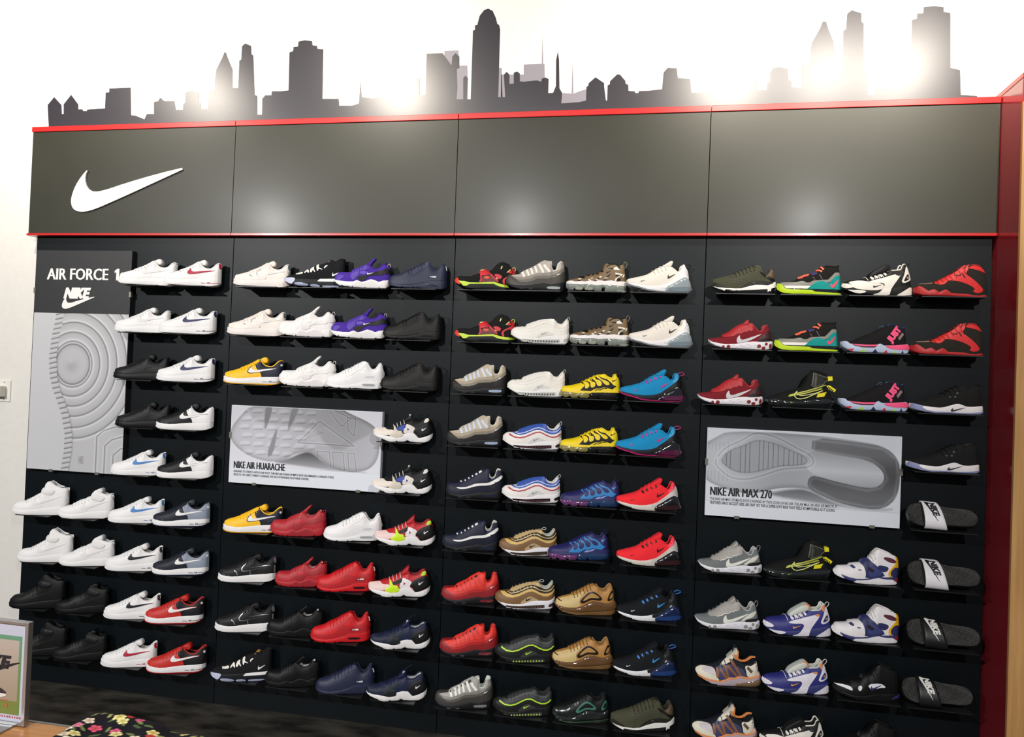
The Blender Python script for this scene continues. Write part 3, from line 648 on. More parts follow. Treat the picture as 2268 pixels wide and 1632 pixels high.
P['ripple_runner'] = dict(x=(30, 2162), base=((700, 1208), (1950, 1285)), open=1590,
  bot=[(60,900),(150,970),(300,1060),(420,1120),(450,1160),(600,1185),(630,1160),(660,1195),(750,1215),(780,1190),(810,1222),(950,1230),(1200,1245),(1500,1262),(1780,1278),(2000,1280),(2110,1220),(2150,1120),(2162,950)],
  sole=[(60,870),(200,940),(400,1000),(700,1040),(950,1045),(1150,1010),(1300,960),(1500,955),(1700,975),(1900,985),(2050,950),(2162,880)],
  top=[(32,860),(40,740),(100,670),(180,620),(400,618),(560,605),(590,545),(650,520),(800,470),(1000,410),(1200,370),(1450,358),(1560,362),(1600,430),(1680,530),(1790,572),(1880,567),(1950,500),(2030,400),(2075,350),(2092,450),(2112,560),(2138,700),(2150,900)],
  tongue=[(1350,390),(1480,350),(1580,360),(1640,470),(1500,430)], laces=(600,1450,7),
  patches=[
   ('p','eyestay','eye',[(560,622),(600,550),(800,475),(1000,415),(1200,375),(1450,365),(1560,372),(1600,440),(1690,540),(1550,480),(1400,437),(1250,442),(1100,472),(900,542),(700,612)],dict(sm=0)),
   ('p','wave_band','w1',_b0+_b1[::-1],dict(lay=1,sm=0)),('p','wave_band','w2',_b1+_b2[::-1],dict(lay=2,sm=0)),
   ('p','wave_band','w3',_b2+_b3[::-1],dict(lay=1,sm=0)),('p','wave_band','w4',_b3+_b4[::-1],dict(lay=0,sm=0)),
   ('l','wave_piping','pipe',([(262,690)]+_b4[2:-1]+[(2085,725)],40),dict(lay=3)),
   ('p','side_window','win',[(935,1005),(960,950),(1150,830),(1270,795),(1360,830),(1580,945),(1500,955),(1300,962),(1150,1012),(950,1042)],dict(lay=1)),
   ('t','tick_logo','tick',(1108,1362,842,950),dict(lay=2)),
   ('p','air_window','air',[(415,1060),(600,1080),(900,1110),(1250,1110),(1780,1115),(1780,1225),(1400,1235),(900,1190),(600,1150),(430,1115)],dict(lay=0,sm=0)),
   ('p','air_window','air',[(1912,1120),(2148,1050),(2140,1140),(2050,1200),(1922,1202)],dict(lay=0))]
   + [('p','air_pillar','pillar',ell(700+i*100,1142+i*5,24,30,8),dict(lay=1)) for i in range(11)]
   + [('loop','pull_loop','loop',[(1540,370),(1620,300),(1700,290),(1755,330),(1720,385),(1590,360)],dict(r=0.0018)),
      ('loop','heel_loop','hloop',[(2060,370),(2095,300),(2135,300),(2150,360),(2110,440)],dict(r=0.0014))])
P['cage_runner'] = dict(x=(70, 2112), base=((440, 962), (1900, 1022)), open=1480, rim=0.62,
  bot=[(65,850),(120,885),(220,955),(290,945),(340,890),(400,930),(440,962),(600,968),(660,900),(720,965),(960,980),(1000,930),(1060,995),(1300,1005),(1340,940),(1420,1012),(1900,1022),(2060,1000),(2112,900)],
  sole=[(65,720),(110,682),(400,712),(700,737),(1050,747),(1300,750),(1700,735),(2112,718)],
  top=[(90,710),(110,610),(220,562),(450,532),(600,498),(740,460),(800,420),(930,350),(1080,280),(1200,220),(1300,187),(1480,182),(1540,192),(1650,270),(1750,308),(1840,308),(1880,200),(1912,165),(1960,262),(2040,340),(2070,500),(2090,740)],
  tongue=[(1300,230),(1360,185),(1500,178),(1550,200),(1500,270)], laces=(760,1250,4),
  patches=[
   ('p','midsole','mid',[(110,685),(400,712),(700,737),(1050,745),(1200,672),(1260,657),(1400,662),(1500,617),(1600,642),(1780,702),(2090,715),(2100,812),(1500,795),(1100,795),(1020,830),(980,805),(600,812),(300,770),(100,740)],dict(lay=1,sm=0)),
   ('p','air_unit','aira',[(75,760),(300,765),(600,815),(980,812),(960,970),(720,960),(660,900),(600,963),(440,957),(400,930),(340,890),(290,940),(220,950),(120,880)],dict(lay=0,sm=0,bulge=0.004)),
   ('p','air_unit','airb',[(990,830),(1100,790),(1500,790),(2100,815),(2105,900),(2060,995),(1900,1018),(1420,1008),(1340,940),(1300,1000),(1060,990),(1000,930)],dict(lay=0,sm=0,bulge=0.004)),
   ('p','side_cage','cage',[(690,720),(860,545),(750,468),(800,445),(900,422),(1040,362),(1180,282),(1330,242),(1470,312),(1600,342),(1750,460),(1850,560),(1940,582),(1800,692),(1620,642),(1500,617),(1400,662),(1260,657),(1180,692),(1050,742)],dict(lay=0,sm=0)),
   ('p','cage_finger','lobe',[(790,465),(890,430),(990,480),(1012,560),(960,640),(890,662),(848,620),(868,540)],dict(lay=1)),
   ('p','cage_finger','lobe',[(940,385),(1035,362),(1075,430),(1190,440),(1218,520),(1180,610),(1080,635),(1038,580),(1048,470)],dict(lay=1)),
   ('p','cage_finger','lobe',[(1085,312),(1178,290),(1228,350),(1380,390),(1435,470),(1420,560),(1330,588),(1258,530),(1238,430)],dict(lay=1)),
   ('p','cage_finger','lobe',[(1205,255),(1325,240),(1418,350),(1600,400),(1695,480),(1680,542),(1590,548),(1498,490),(1438,400)],dict(lay=1)),
   ('l','arch_line','cage',([(1200,740),(1260,700),(1380,705),(1500,650),(1620,660)],26),dict(lay=2)),
   ('p','arch_overlay','arch',[(1200,740),(1300,670),(1420,690),(1520,630),(1600,650),(1480,720),(1300,745)],dict(lay=2)),
   ('t','tick_logo','tick',(1795,1962,342,440),dict(lay=1)),
   ('loop','pull_loop','loop',[(1925,200),(1915,100),(1970,45),(2045,90),(2015,160),(1960,230)],dict(r=0.003))])
P['full_air_runner'] = dict(x=(60, 2182), base=((800, 1055), (1950, 1138)), open=1430,
  bot=[(60,680),(80,740),(200,860),(350,945),(550,1005),(800,1055),(1200,1088),(1600,1120),(1950,1138),(2100,1090),(2182,980)],
  sole=[(62,640),(110,700),(200,740),(400,788),(600,800),(850,800),(950,762),(1100,702),(1200,645),(1300,622),(1500,650),(1700,720),(1800,740),(2070,680),(2182,900)],
  top=[(85,650),(110,570),(190,520),(300,488),(500,450),(590,438),(640,392),(800,330),(1000,238),(1200,130),(1350,120),(1430,180),(1460,175),(1490,215),(1540,290),(1650,350),(1780,330),(1830,240),(1900,180),(1950,170),(1990,280),(2050,450),(2068,720)],
  tongue=[(1230,150),(1350,115),(1400,160),(1400,230),(1280,220)], laces=(620,1260,6),
  patches=[
   ('p','toe_overlay','toe',[(105,700),(115,585),(190,535),(590,455),(850,395),(1050,275),(1000,385),(870,520),(860,650),(900,720),(850,792),(600,795),(400,782),(200,735)]),
   ('p','side_ring','ring',[(885,640),(900,570),(1050,430),(1180,330),(1280,308),(1420,360),(1600,520),(1628,590),(1560,632),(1300,578),(1200,592),(1050,662),(950,682)],dict(lay=1)),
   ('p','side_inset','inner',[(965,595),(1050,500),(1190,400),(1280,368),(1380,400),(1515,500),(1525,542),(1400,532),(1250,512),(1150,542),(1050,592)],dict(lay=2)),
   ('p','heel_ring','ring',[(1800,620),(1850,480),(1930,350),(1985,330),(2025,480),(2015,580),(1900,652),(1830,662)],dict(lay=1)),
   ('p','heel_inset','inner',[(1862,572),(1920,450),(1980,400),(2005,480),(1985,552),(1900,602)],dict(lay=2)),
   ('p','toe_slit','slit',[(130,550),(180,540),(292,590),(270,608)],dict(lay=1,sm=0)),
   ('t','tick_logo','tick',(1105,1385,742,832),dict(lay=2)),
   ('l','sole_groove','groove',([(200,820),(500,880),(1000,910),(1500,900),(2080,840)],28),dict(lay=2)),
   ('l','sole_groove','groove',([(300,900),(700,980),(1300,1000),(2100,990)],24),dict(lay=2)),
   ('p','air_unit','air',[(110,720),(400,800),(860,805),(1200,650),(1500,660),(1800,745),(2070,690),(2150,850),(2160,960),(1900,1000),(1300,985),(800,960),(350,900),(150,800)],dict(lay=0,bulge=0.005))])
P['sleek_runner'] = dict(x=(110, 2142), base=((700, 945), (1850, 1040)), open=1630,
  bot=[(150,720),(200,745),(400,850),(500,900),(800,960),(1300,1008),(1800,1040),(2000,1020),(2120,900),(2142,800)],
  sole=[(150,690),(300,720),(600,800),(900,830),(1100,810),(1300,750),(1450,730),(1650,745),(1850,770),(2000,720),(2142,640)],
  top=[(110,640),(120,450),(300,410),(550,360),(700,330),(900,258),(1200,140),(1400,65),(1550,85),(1620,110),(1690,230),(1760,370),(1830,400),(1900,350),(1940,250),(1990,205),(2060,270),(2110,450),(2125,680)],
  tongue=[(1400,90),(1500,60),(1640,120),(1690,220),(1640,250),(1500,190)], laces=(760,1450,6),
  patches=[
   ('p','midsole_wall','white',[(160,692),(250,730),(500,792),(800,830),(1000,835),(1200,782),(1450,737),(1650,747),(1850,772),(2000,722),(2110,645),(2135,780),(2100,840),(1960,880),(1955,970),(1920,950),(1890,950),(1855,1000),(1840,890),(1400,895),(900,890),(500,830),(470,870),(200,740)],dict(lay=1,sm=0)),
   ('p','mudguard','dark',[(120,630),(180,560),(450,720),(600,800),(300,728),(160,690)],dict(lay=0)),
   ('p','side_panel','dark',[(950,830),(1150,680),(1350,610),(1600,600),(1850,640),(2050,680),(1950,742),(1850,768),(1450,735),(1200,790)],dict(lay=0)),
   ('p','heel_strap','gloss',[(1550,300),(1605,290),(1850,480),(2080,580),(2100,660),(2040,690),(1700,450)],dict(lay=1)),
   ('p','ankle_panel','brown',[(1830,410),(1900,360),(1945,265),(1990,220),(2050,280),(2080,420),(2060,560),(1900,480)],dict(lay=0))]
   + [('l','ridge','ridge',([(640,640-d*55),(1000,640-d*62),(1400,560-d*62),(1700,600-d*58)],16),dict(lay=0)) for d in range(5)]
   + [('t','tick_logo','tick',(1370,1470,640,668),dict(lay=1))])
P['shell_mid'] = dict(x=(155, 2142), base=((400, 925), (2000, 990)), open=1600, rim=0.6,
  bot=[(155,740),(200,820),(290,885),(400,925),(600,945),(1150,955),(1300,962),(2000,990),(2100,992),(2142,960)],
  sole=[(158,690),(180,640),(240,615),(300,660),(340,690),(700,710),(1130,705),(1300,800),(1700,815),(2142,830)],
  top=[(165,720),(230,620),(300,575),(480,558),(700,492),(830,410),(1000,330),(1150,300),(1350,230),(1480,95),(1540,80),(1600,62),(1750,70),(1900,98),(2030,60),(2065,120),(2060,300),(2090,450),(2118,700),(2120,850)],
  patches=[
   ('p','grey_overlay','grey',[(240,625),(300,580),(500,580),(720,582),(850,547),(930,552),(1000,600),(1110,600),(1210,540),(1500,520),(1680,510),(1900,290),(2010,280),(2058,330),(2066,400),(1980,385),(1880,435),(1760,575),(1650,612),(1560,562),(1400,562),(1130,712),(340,692)],dict(lay=0,sm=0)),
   ('p','heel_shell','teal',[(1030,797),(1130,712),(1300,592),(1430,542),(1560,562),(1660,622),(1760,592),(1880,432),(1960,382),(2056,392),(2106,640),(2108,832),(1700,818)],dict(lay=1,sm=0)),
   ('p','midsole_strip','white',[(340,692),(1130,712),(1030,797),(400,772)],dict(lay=1,sm=0)),
   ('p','outsole','volt',[(162,690),(190,625),(240,618),(310,680),(390,780),(600,810),(1000,830),(1180,840),(1290,890),(2130,945),(2138,962),(2050,986),(1300,960),(600,943),(350,910),(250,862),(180,790)],dict(lay=1,sm=0)),
   ('p','tick_logo','pink',[(1755,640),(1790,665),(1830,690),(1900,600),(2020,478),(1960,640),(1850,770),(1785,775),(1752,715)],dict(lay=2)),
   ('l','lace','orange',([(780,455),(900,430)],46),dict(lay=1)),('l','lace','orange',([(870,425),(1030,360)],46),dict(lay=1)),('l','lace','orange',([(1010,385),(1120,335)],40),dict(lay=1)),
   ('l','lace','orange',([(1360,215),(1430,205),(1500,255)],54),dict(lay=1)),('l','lace','orange',([(1500,100),(1550,190)],56),dict(lay=1)),
   ('p','midfoot_strap','purple',[(1150,310),(1340,262),(1390,310),(1290,350),(1190,375)],dict(lay=1)),
   ('l','cord','cord',([(1220,410),(1290,530)],26),dict()),('l','cord','cord',([(1420,340),(1510,510)],26),dict())])
P['chunky_runner'] = dict(x=(90, 2192), base=((900, 1105), (1900, 1198)), open=1500,
  bot=[(110,850),(200,910),(350,985),(520,1040),(700,1065),(850,1100),(1000,1115),(1430,1150),(1650,1178),(1900,1198),(2100,1185),(2192,1140)],
  sole=[(95,800),(200,860),(400,910),(700,950),(1200,960),(1500,940),(1800,900),(2100,870),(2192,890)],
  top=[(90,790),(120,660),(200,592),(400,572),(570,565),(690,540),(850,512),(1000,475),(1280,430),(1500,370),(1700,368),(1780,365),(1830,300),(1842,210),(1900,190),(1950,222),(2000,320),(2050,450),(2110,650),(2142,780),(2165,900)],
  tongue=[(820,520),(900,400),(1080,290),(1220,220),(1370,152),(1470,190),(1510,290),(1440,380),(1280,430),(1050,500),(880,560)], laces=(700,1300,5), tw=0.024,
  patches=[
   ('p','toe_cap','white',[(97,800),(95,720),(122,662),(340,760),(355,800),(320,835),(170,842)],dict(lay=1)),
   ('p','sole_toe','white',[(190,882),(300,912),(680,960),(712,990),(670,1022),(520,1038),(350,978)],dict(lay=1)),
   ('p','forefoot_panel','fore',[(200,640),(560,620),(800,680),(1200,760),(1280,850),(1180,980),(700,950),(350,850),(345,770)],dict(lay=0)),
   ('p','side_panel','white',[(800,700),(870,660),(1300,580),(1560,510),(1720,480),(1780,500),(1760,570),(1500,920),(1450,1060),(1435,1148),(1000,1112),(900,1095),(1100,1060),(1200,970),(1280,850),(1280,790),(1220,745),(1000,740),(840,720)],dict(lay=1)),
   ('p','sole_heel','white',[(1660,1165),(2060,940),(2110,940),(2135,980),(2142,1120),(2185,1138),(2100,1180),(1800,1185)],dict(lay=1,sm=0)),
   ('p','heel_ring','white',[(1800,740),(1850,620),(1900,480),(1950,240),(2005,330),(2050,520),(2105,660),(2085,710),(1950,782),(1850,792)],dict(lay=1)),
   ('p','heel_inset','base',[(1868,742),(1900,650),(1950,560),(2005,505),(2040,600),(2035,680),(1960,722)],dict(lay=2)),
   ('p','heel_badge','gold',ell(1985,630,38,40),dict(lay=3)),
   ('p','heel_tab','accent',[(1822,300),(1840,215),(1900,195),(1938,225),(1900,430),(1850,370)],dict(lay=1)),
   ('p','side_accent','accent',[(1600,502),(1720,485),(1778,500),(1760,552),(1700,552)],dict(lay=2)),
   ('t','tick_logo','tick',(925,1205,797,880),dict(lay=2)),
   ('l','lace_tab','white',([(890,555),(965,615)],62),dict(lay=2)),('l','lace_tab','white',([(1025,510),(1098,585)],62),dict(lay=2)),('l','lace_tab','white',([(1155,465),(1225,550)],62),dict(lay=2)),('l','lace_tab','white',([(1305,430),(1360,515)],62),dict(lay=2)),
   ('slab','tongue_tip','accent',[(1230,225),(1370,152),(1470,190),(1510,290),(1440,350),(1440,260),(1360,215)],dict(y0=-0.0225,y1=-0.021)),
   ('loop','pull_loop','loop',[(1960,290),(2000,190),(2060,148),(2122,200),(2090,280),(2010,345)],dict(r=0.0014))])
P['wave_sole_high'] = dict(x=(20, 2132), base=((400, 1048), (2000, 1078)), open=1590, rim=0.6,
  bot=[(20,880),(60,965),(200,1025),(400,1048),(1300,1065),(2000,1078),(2132,1050)],
  sole=[(20,850),(50,770),(120,745),(200,790),(340,900),(420,870),(490,850),(560,880),(640,950),(720,900),(820,855),(900,890),(1000,970),(1300,980),(1500,985),(1650,1025),(1850,1030),(2000,1005),(2132,960)],
  top=[(55,790),(110,718),(200,665),(400,658),(520,640),(700,570),(850,500),(1000,408),(1150,290),(1300,180),(1420,102),(1500,90),(1590,102),(1720,90),(1850,118),(1960,210),(2040,330),(2070,400),(2100,600),(2128,800),(2134,980)],
  tongue=[(1400,150),(1500,92),(1600,60),(1590,130),(1500,190)], laces=(560,1450,7),
  patches=[
   ('p','red_overlay','red',[(520,665),(700,585),(1000,425),(1200,305),(1420,118),(1500,100),(1540,200),(1450,340),(1450,400),(1620,520),(1800,680),(1900,790),(1945,860),(1900,920),(1780,960),(1700,940),(1620,900),(1700,840),(1600,750),(1400,660),(1200,600),(1000,575),(920,590),(820,680),(740,715),(620,702)],dict(lay=0)),
   ('p','red_collar','red',[(1520,212),(1600,115),(1750,97),(1880,138),(1970,235),(2050,355),(1900,290),(1700,230)],dict(lay=0)),
   ('p','lace_gap','gap',[(1310,350),(1340,350),(1420,490),(1380,490)],dict(lay=1,sm=0)),('l','lace_gap','gap',([(1120,415),(1280,425)],26),dict(lay=1)),('l','lace_gap','gap',([(1410,220),(1500,110)],30),dict(lay=1)),
   ('l','toe_piping','pipe',([(170,672),(400,666),(520,655)],14),dict(lay=0))])
P['pod_runner'] = dict(x=(75, 2162), base=((780, 958), (1900, 1052)), open=1430,
  bot=[(78,640),(150,750),(300,845),(470,905),(600,940),(780,958),(1100,985),(1400,1010),(1700,1040),(1900,1052),(2080,1030),(2162,950)],
  sole=[(78,600),(110,650),(200,710),(400,770),(600,810),(900,815),(1150,790),(1300,770),(1500,765),(1700,785),(2110,785),(2162,850)],
  top=[(88,640),(120,575),(300,568),(480,555),(560,480),(650,455),(760,390),(940,260),(1090,190),(1250,170),(1430,163),(1500,262),(1600,380),(1700,455),(1780,445),(1830,350),(1850,255),(1905,245),(1960,290),(2010,400),(2050,550),(2080,670),(2112,810)],
  tongue=[(1100,210),(1200,120),(1300,30),(1350,40),(1360,150),(1390,190),(1250,240)], laces=(540,1120,5),
  patches=[
   ('p','lace_overlay','tan',[(480,565),(560,485),(650,460),(760,395),(940,265),(1090,195),(1420,170),(1480,255),(1472,400),(1420,430),(1330,395),(1290,440),(1180,440),(1100,490),(960,490),(900,540),(740,572),(600,582)],dict(lay=1,sm=0)),
   ('l','zigzag_trim','zig',([(740,570),(900,548),(960,500),(1100,495),(1180,448),(1290,445),(1330,400),(1390,415)],30),dict(lay=0)),
   ('p','tick_logo','tick',[(1040,530),(1045,640),(1090,690),(1180,690),(1450,610),(1790,520),(1600,622),(1350,742),(1150,782),(970,802),(940,740),(945,650),(980,590)],dict(lay=1)),
   ('p','heel_stripe','tick3',[(1500,745),(1650,620),(1980,432),(2005,540),(1850,668),(1700,692),(1600,765)],dict(lay=0)),
   ('p','heel_base','black',[(1620,765),(1680,712),(2078,688),(2100,790),(1700,792)],dict(lay=1)),
   ('p','heel_panel','hpan',[(1620,765),(1690,650),(1850,540),(2000,420),(2045,550),(2075,680),(1700,705)],dict(lay=0)),
   ('p','sole_pod','pod',ell(520,890,42,50),dict(lay=1)),('p','sole_pod','pod',ell(680,895,62,60),dict(lay=1)),('p','sole_pod','pod',ell(1665,930,66,60),dict(lay=1)),('p','sole_pod','pod',ell(1810,995,66,52),dict(lay=1)),('p','sole_pod','pod',ell(1895,870,48,50),dict(lay=1)),('p','sole_pod','pod',ell(2030,945,40,82),dict(lay=1))]
   + [('l','sole_groove','groove',([(x,y),(x+90,y-22)],14),dict(lay=0)) for x,y in ((780,880),(1030,880),(1280,860),(1500,900),(880,940),(1130,920),(1360,920),(1560,960),(1250,960))]
   + [('loop','pull_loop','loop',[(1960,300),(1990,210),(2040,172),(2090,230),(2060,340),(2000,420)],dict(r=0.0013))])
P['court_strap_mid'] = dict(x=(55, 2135), base=((600, 1018), (1950, 1088)), open=1440, rim=0.6,
  bot=[(55,720),(90,820),(170,885),(250,945),(350,990),(600,1018),(1000,1035),(1400,1058),(1900,1085),(2000,1088),(2100,1020),(2135,960)],
  sole=[(58,720),(75,670),(110,650),(200,665),(260,730),(400,760),(700,790),(1050,790),(1170,755),(1290,820),(1600,815),(2030,795),(2135,940)],
  top=[(150,720),(260,680),(420,640),(560,578),(700,508),(900,430),(1100,350),(1200,280),(1300,200),(1440,170),(1500,152),(1570,165),(1680,250),(1800,308),(1900,285),(1960,240),(1972,350),(2002,600),(2035,830)],
  tongue=[(1180,310),(1240,225),(1330,190),(1400,190),(1380,250),(1270,310)],
  patches=[
   ('p','heel_wall','pink',[(1290,832),(1600,818),(2030,798),(2090,880),(2122,955),(1950,965),(1700,960),(1500,930),(1390,890)],dict(lay=1)),
   ('p','midsole_line','pink',[(260,732),(400,762),(700,788),(1060,792),(1110,780),(1040,842),(700,832),(450,802)],dict(lay=1,sm=0)),
   ('p','midsole_line','maroon',[(330,772),(700,832),(1050,842),(980,880),(650,872),(430,822)],dict(lay=0,sm=0)),
   ('p','sole_triangle','red',[(200,905),(380,895),(340,975),(260,945)],dict(lay=1,sm=0)),('p','sole_triangle','green',[(560,995),(660,905),(692,1012)],dict(lay=1,sm=0)),('p','sole_triangle','navy',[(920,1028),(1005,925),(1090,1034)],dict(lay=1,sm=0)),
   ('p','sole_triangle','red',[(1265,1042),(1355,958),(1392,1048)],dict(lay=1,sm=0)),('p','sole_triangle','green',[(1570,1056),(1625,988),(1665,1064)],dict(lay=1,sm=0)),('p','sole_triangle','navy',[(1815,1068),(1855,982),(1890,1074)],dict(lay=1,sm=0)),
   ('txt','lettering','pink',('JUST',(1545,808),(345,-430),(-215,-185)),dict(lay=2)),
   ('p','price_tag','tag',[(1705,592),(1840,432),(1888,492),(1742,678)],dict(lay=4,sm=0)),
   ('l','collar_trim','blue',([(1410,195),(1500,158),(1570,172),(1690,250),(1800,310),(1950,250)],30),dict(lay=0)),
   ('loop','pull_loop','blue',[(1190,310),(1230,230),(1310,185),(1390,200),(1370,260)],dict(r=0.0022))])
P['zip_high'] = dict(x=(90, 2165), base=((600, 1218), (1800, 1275)), open=1570, rim=0.6,
  bot=[(95,1040),(150,1110),(300,1175),(600,1218),(1200,1248),(1800,1275),(2000,1262),(2130,1180),(2165,1080)],
  sole=[(95,1000),(200,970),(400,990),(800,1030),(1100,1040),(1400,1000),(1700,990),(2000,980),(2165,1010)],
  top=[(105,1020),(160,920),(320,858),(570,780),(800,710),(1000,680),(1150,610),(1250,420),(1330,230),(1450,118),(1540,90),(1600,130),(1800,220),(1920,310),(1932,430),(1905,540),(1920,700),(1970,780),(2010,880),(2110,1020)],
  patches=[
   ('p','side_panel','grey',[(1470,205),(1880,340),(1890,430),(1790,480),(1760,550),(1420,620),(1430,420)],dict(lay=0,sm=0)),
   ('l','panel_trim','trim',([(1480,205),(1440,430),(1400,590)],20),dict(lay=1)),('l','panel_trim','trim',([(1480,205),(1880,350)],18),dict(lay=1)),('l','panel_trim','trim2',([(1560,240),(1500,590)],60),dict(lay=1)),('l','panel_trim','trim',([(1890,430),(1800,480),(1760,550),(1450,625)],18),dict(lay=1)),
   ('p','heel_patch','yel',[(1555,945),(1590,830),(1855,780),(1780,920)],dict(lay=1,sm=0)),
   ('l','zip_line','lime',([(740,870),(1200,760),(1830,568)],26),dict(lay=1)),('l','zip_line','lime',([(710,902),(1200,820),(1720,680)],26),dict(lay=1)),
   ('l','tick_outline','lime2',([(990,760),(905,830),(888,900),(945,965),(1050,990),(1250,950),(1730,740)],24),dict(lay=2)),
   ('l','tick_outline','lime2',([(965,790),(985,850),(1080,888),(1300,860),(1500,820),(1735,735)],22),dict(lay=2)),
   ('l','zip_teeth','olive',([(950,840),(1700,660)],40),dict(lay=0)),
   ('slab','heel_flag','yel',[(1890,305),(2050,308),(2062,432),(1925,442),(1915,360)],dict(y0=-0.016,y1=0.016)),
   ('slab','ladder_tab','yel',[(1850,590),(1940,575),(2140,712),(2096,790),(1900,690)],dict(y0=-0.030,y1=-0.026))]
   + [('slab','ladder_rung','ink',[(1905+i*46,612+i*32),(1930+i*46,630+i*32),(1905+i*46,685+i*28),(1880+i*46,668+i*28)],dict(y0=-0.0312,y1=-0.0255)) for i in range(4)]
   + [('p','air_unit','air',[(110,1020),(300,1000),(800,1040),(1100,1050),(1400,1010),(2000,990),(2140,1030),(2130,1150),(1900,1230),(1200,1220),(500,1180),(200,1110)],dict(lay=0,bulge=0.006)),
      ('t','sole_tick','green',(755,880,1068,1110),dict(lay=8)),
      ('loop','heel_cord','lime',[(1740,750),(1850,710),(1960,720),(1970,800),(1930,900)],dict(r=0.0014))])
P['knit_court_mid'] = dict(x=(25, 2112), base=((650, 808), (1900, 895)), open=1530, rim=0.6,
  bot=[(25,600),(60,650),(200,708),(400,765),(650,808),(1000,825),(1400,860),(1700,882),(1950,890),(2080,850),(2112,800)],
  sole=[(25,570),(45,520),(70,500),(200,545),(300,580),(500,620),(750,650),(900,640),(1100,590),(1250,555),(1330,560),(1430,600),(1550,650),(1700,660),(2040,650),(2112,740)],
  top=[(70,540),(130,450),(300,420),(500,378),(700,338),(900,268),(1050,188),(1200,100),(1350,50),(1480,35),(1540,52),(1620,108),(1750,60),(1850,30),(1960,30),(1972,120),(1992,300),(2015,450),(2055,680)],
  laces=(900,1400,4),
  patches=[
   ('p','outsole','out',[(28,600),(50,520),(75,505),(295,580),(300,640),(400,710),(600,760),(1000,790),(1400,830),(1700,838),(2095,822),(2080,850),(1950,886),(1700,878),(1400,856),(1000,821),(650,804),(400,762),(200,704),(60,648)],dict(lay=0,sm=0)),
   ('t','tick_logo','tick',(1075,1532,668,778),dict(lay=1)),
   ('p','eyelet','eye',ell(1285,245,34,30),dict(lay=0)),('p','eyelet','eye',ell(1215,350,34,26),dict(lay=0)),('p','eyelet','eye',ell(1070,350,30,20),dict(lay=0))])
P['strapped_air_runner'] = dict(x=(118, 2195), base=((800, 1240), (1900, 1300)), open=1320, rim=0.62,
  bot=[(130,850),(220,960),(350,1060),(440,1110),(500,1130),(620,1195),(740,1212),(760,1190),(800,1240),(1000,1252),(1250,1266),(1400,1272),(1900,1300),(2100,1285),(2195,1200)],
  sole=[(125,830),(200,950),(400,1030),(650,1080),(890,1105),(1050,1060),(1180,1000),(1330,1020),(1480,955),(1620,985),(1800,1010),(1980,990),(2100,850),(2195,1050)],
  top=[(118,840),(150,760),(250,710),(400,708),(620,690),(750,640),(850,600),(1000,520),(1100,440),(1170,360),(1270,300),(1330,480),(1500,560),(1660,640),(1860,655),(1950,600),(2010,500),(2030,560),(2080,800),(2105,880)],
  tongue=[(1080,450),(1180,350),(1290,250),(1400,125),(1460,230),(1450,380),(1400,500),(1300,500),(1180,520)], laces=(640,1080,4), tw=0.022,
  patches=[
   ('p','toe_cap','cream',[(122,805),(250,716),(390,714),(640,722),(710,760),(740,860),(760,960),(880,1095),(650,1076),(400,1022),(200,945)],dict(lay=0)),
   ('p','toe_panel','lilac',[(300,780),(420,732),(630,724),(700,760),(750,960),(560,900),(400,850)],dict(lay=1)),
   ('t','tick_logo','tick',(470,620,850,870),dict(lay=2)),
   ('p','side_panel','navy',[(720,745),(850,662),(1050,622),(1250,602),(1450,682),(1620,772),(1710,992),(1480,952),(1330,1018),(1180,998),(890,1098),(840,1000)],dict(lay=0)),
   ('l','side_strap','brown',([(790,720),(800,985)],80),dict(lay=2)),('l','side_strap','brown',([(880,740),(1070,1015)],76),dict(lay=2)),('l','side_strap','brown',([(1030,630),(1130,995)],76),dict(lay=2)),('l','side_strap','brown',([(1100,640),(1400,955)],76),dict(lay=2)),('l','side_strap','brown',([(1190,450),(1520,945)],82),dict(lay=2)),
   ('p','tongue_side','cream',[(870,640),(1050,500),(1250,310),(1290,420),(1150,560),(960,645)],dict(lay=0)),
   ('p','heel_panel','cream',[(1650,690),(1720,648),(1870,662),(1955,602),(2005,510),(2040,650),(2070,840),(1980,982),(1720,1000),(1690,820)],dict(lay=0)),
   ('l','heel_pull','brown2',([(1725,705),(1870,850)],84),dict(lay=1)),
   ('p','heel_wedge','orange',[(1980,985),(2060,855),(2095,865),(2100,990),(2000,1022)],dict(lay=1)),
   ('l','midsole_piping','orange',([(200,955),(400,1035),(650,1085),(890,1112),(1050,1068),(1180,1008),(1330,1030),(1480,968),(1620,998),(1800,1020),(1980,998)],48),dict(lay=1)),
   ('p','air_unit','air',[(1340,1262),(1380,1180),(1700,1150),(2000,1100),(2120,1060),(2170,1130),(2180,1210),(2100,1280),(1900,1296)],dict(lay=0,bulge=0.004)),
   ('slab','tongue_side','orange',[(1300,330),(1400,140),(1460,230),(1450,380),(1420,500),(1350,450)],dict(y0=-0.0225,y1=-0.0205)),
   ('slab','tongue_logo','cream',[(1310,240),(1400,160),(1420,260),(1400,330),(1330,320)],dict(y0=-0.0235,y1=-0.0215)),
   ('slab','hanging_strap','orange',[(1400,330),(1470,460),(1560,505),(1680,480),(1800,385),(1880,368),(1990,385),(1980,425),(1880,430),(1750,520),(1650,560),(1520,550),(1400,500)],dict(y0=-0.016,y1=-0.012)),
   ('loop','pull_loop','ink',[(1280,310),(1300,120),(1340,40),(1390,70),(1380,150)],dict(r=0.0022,flat=3))])

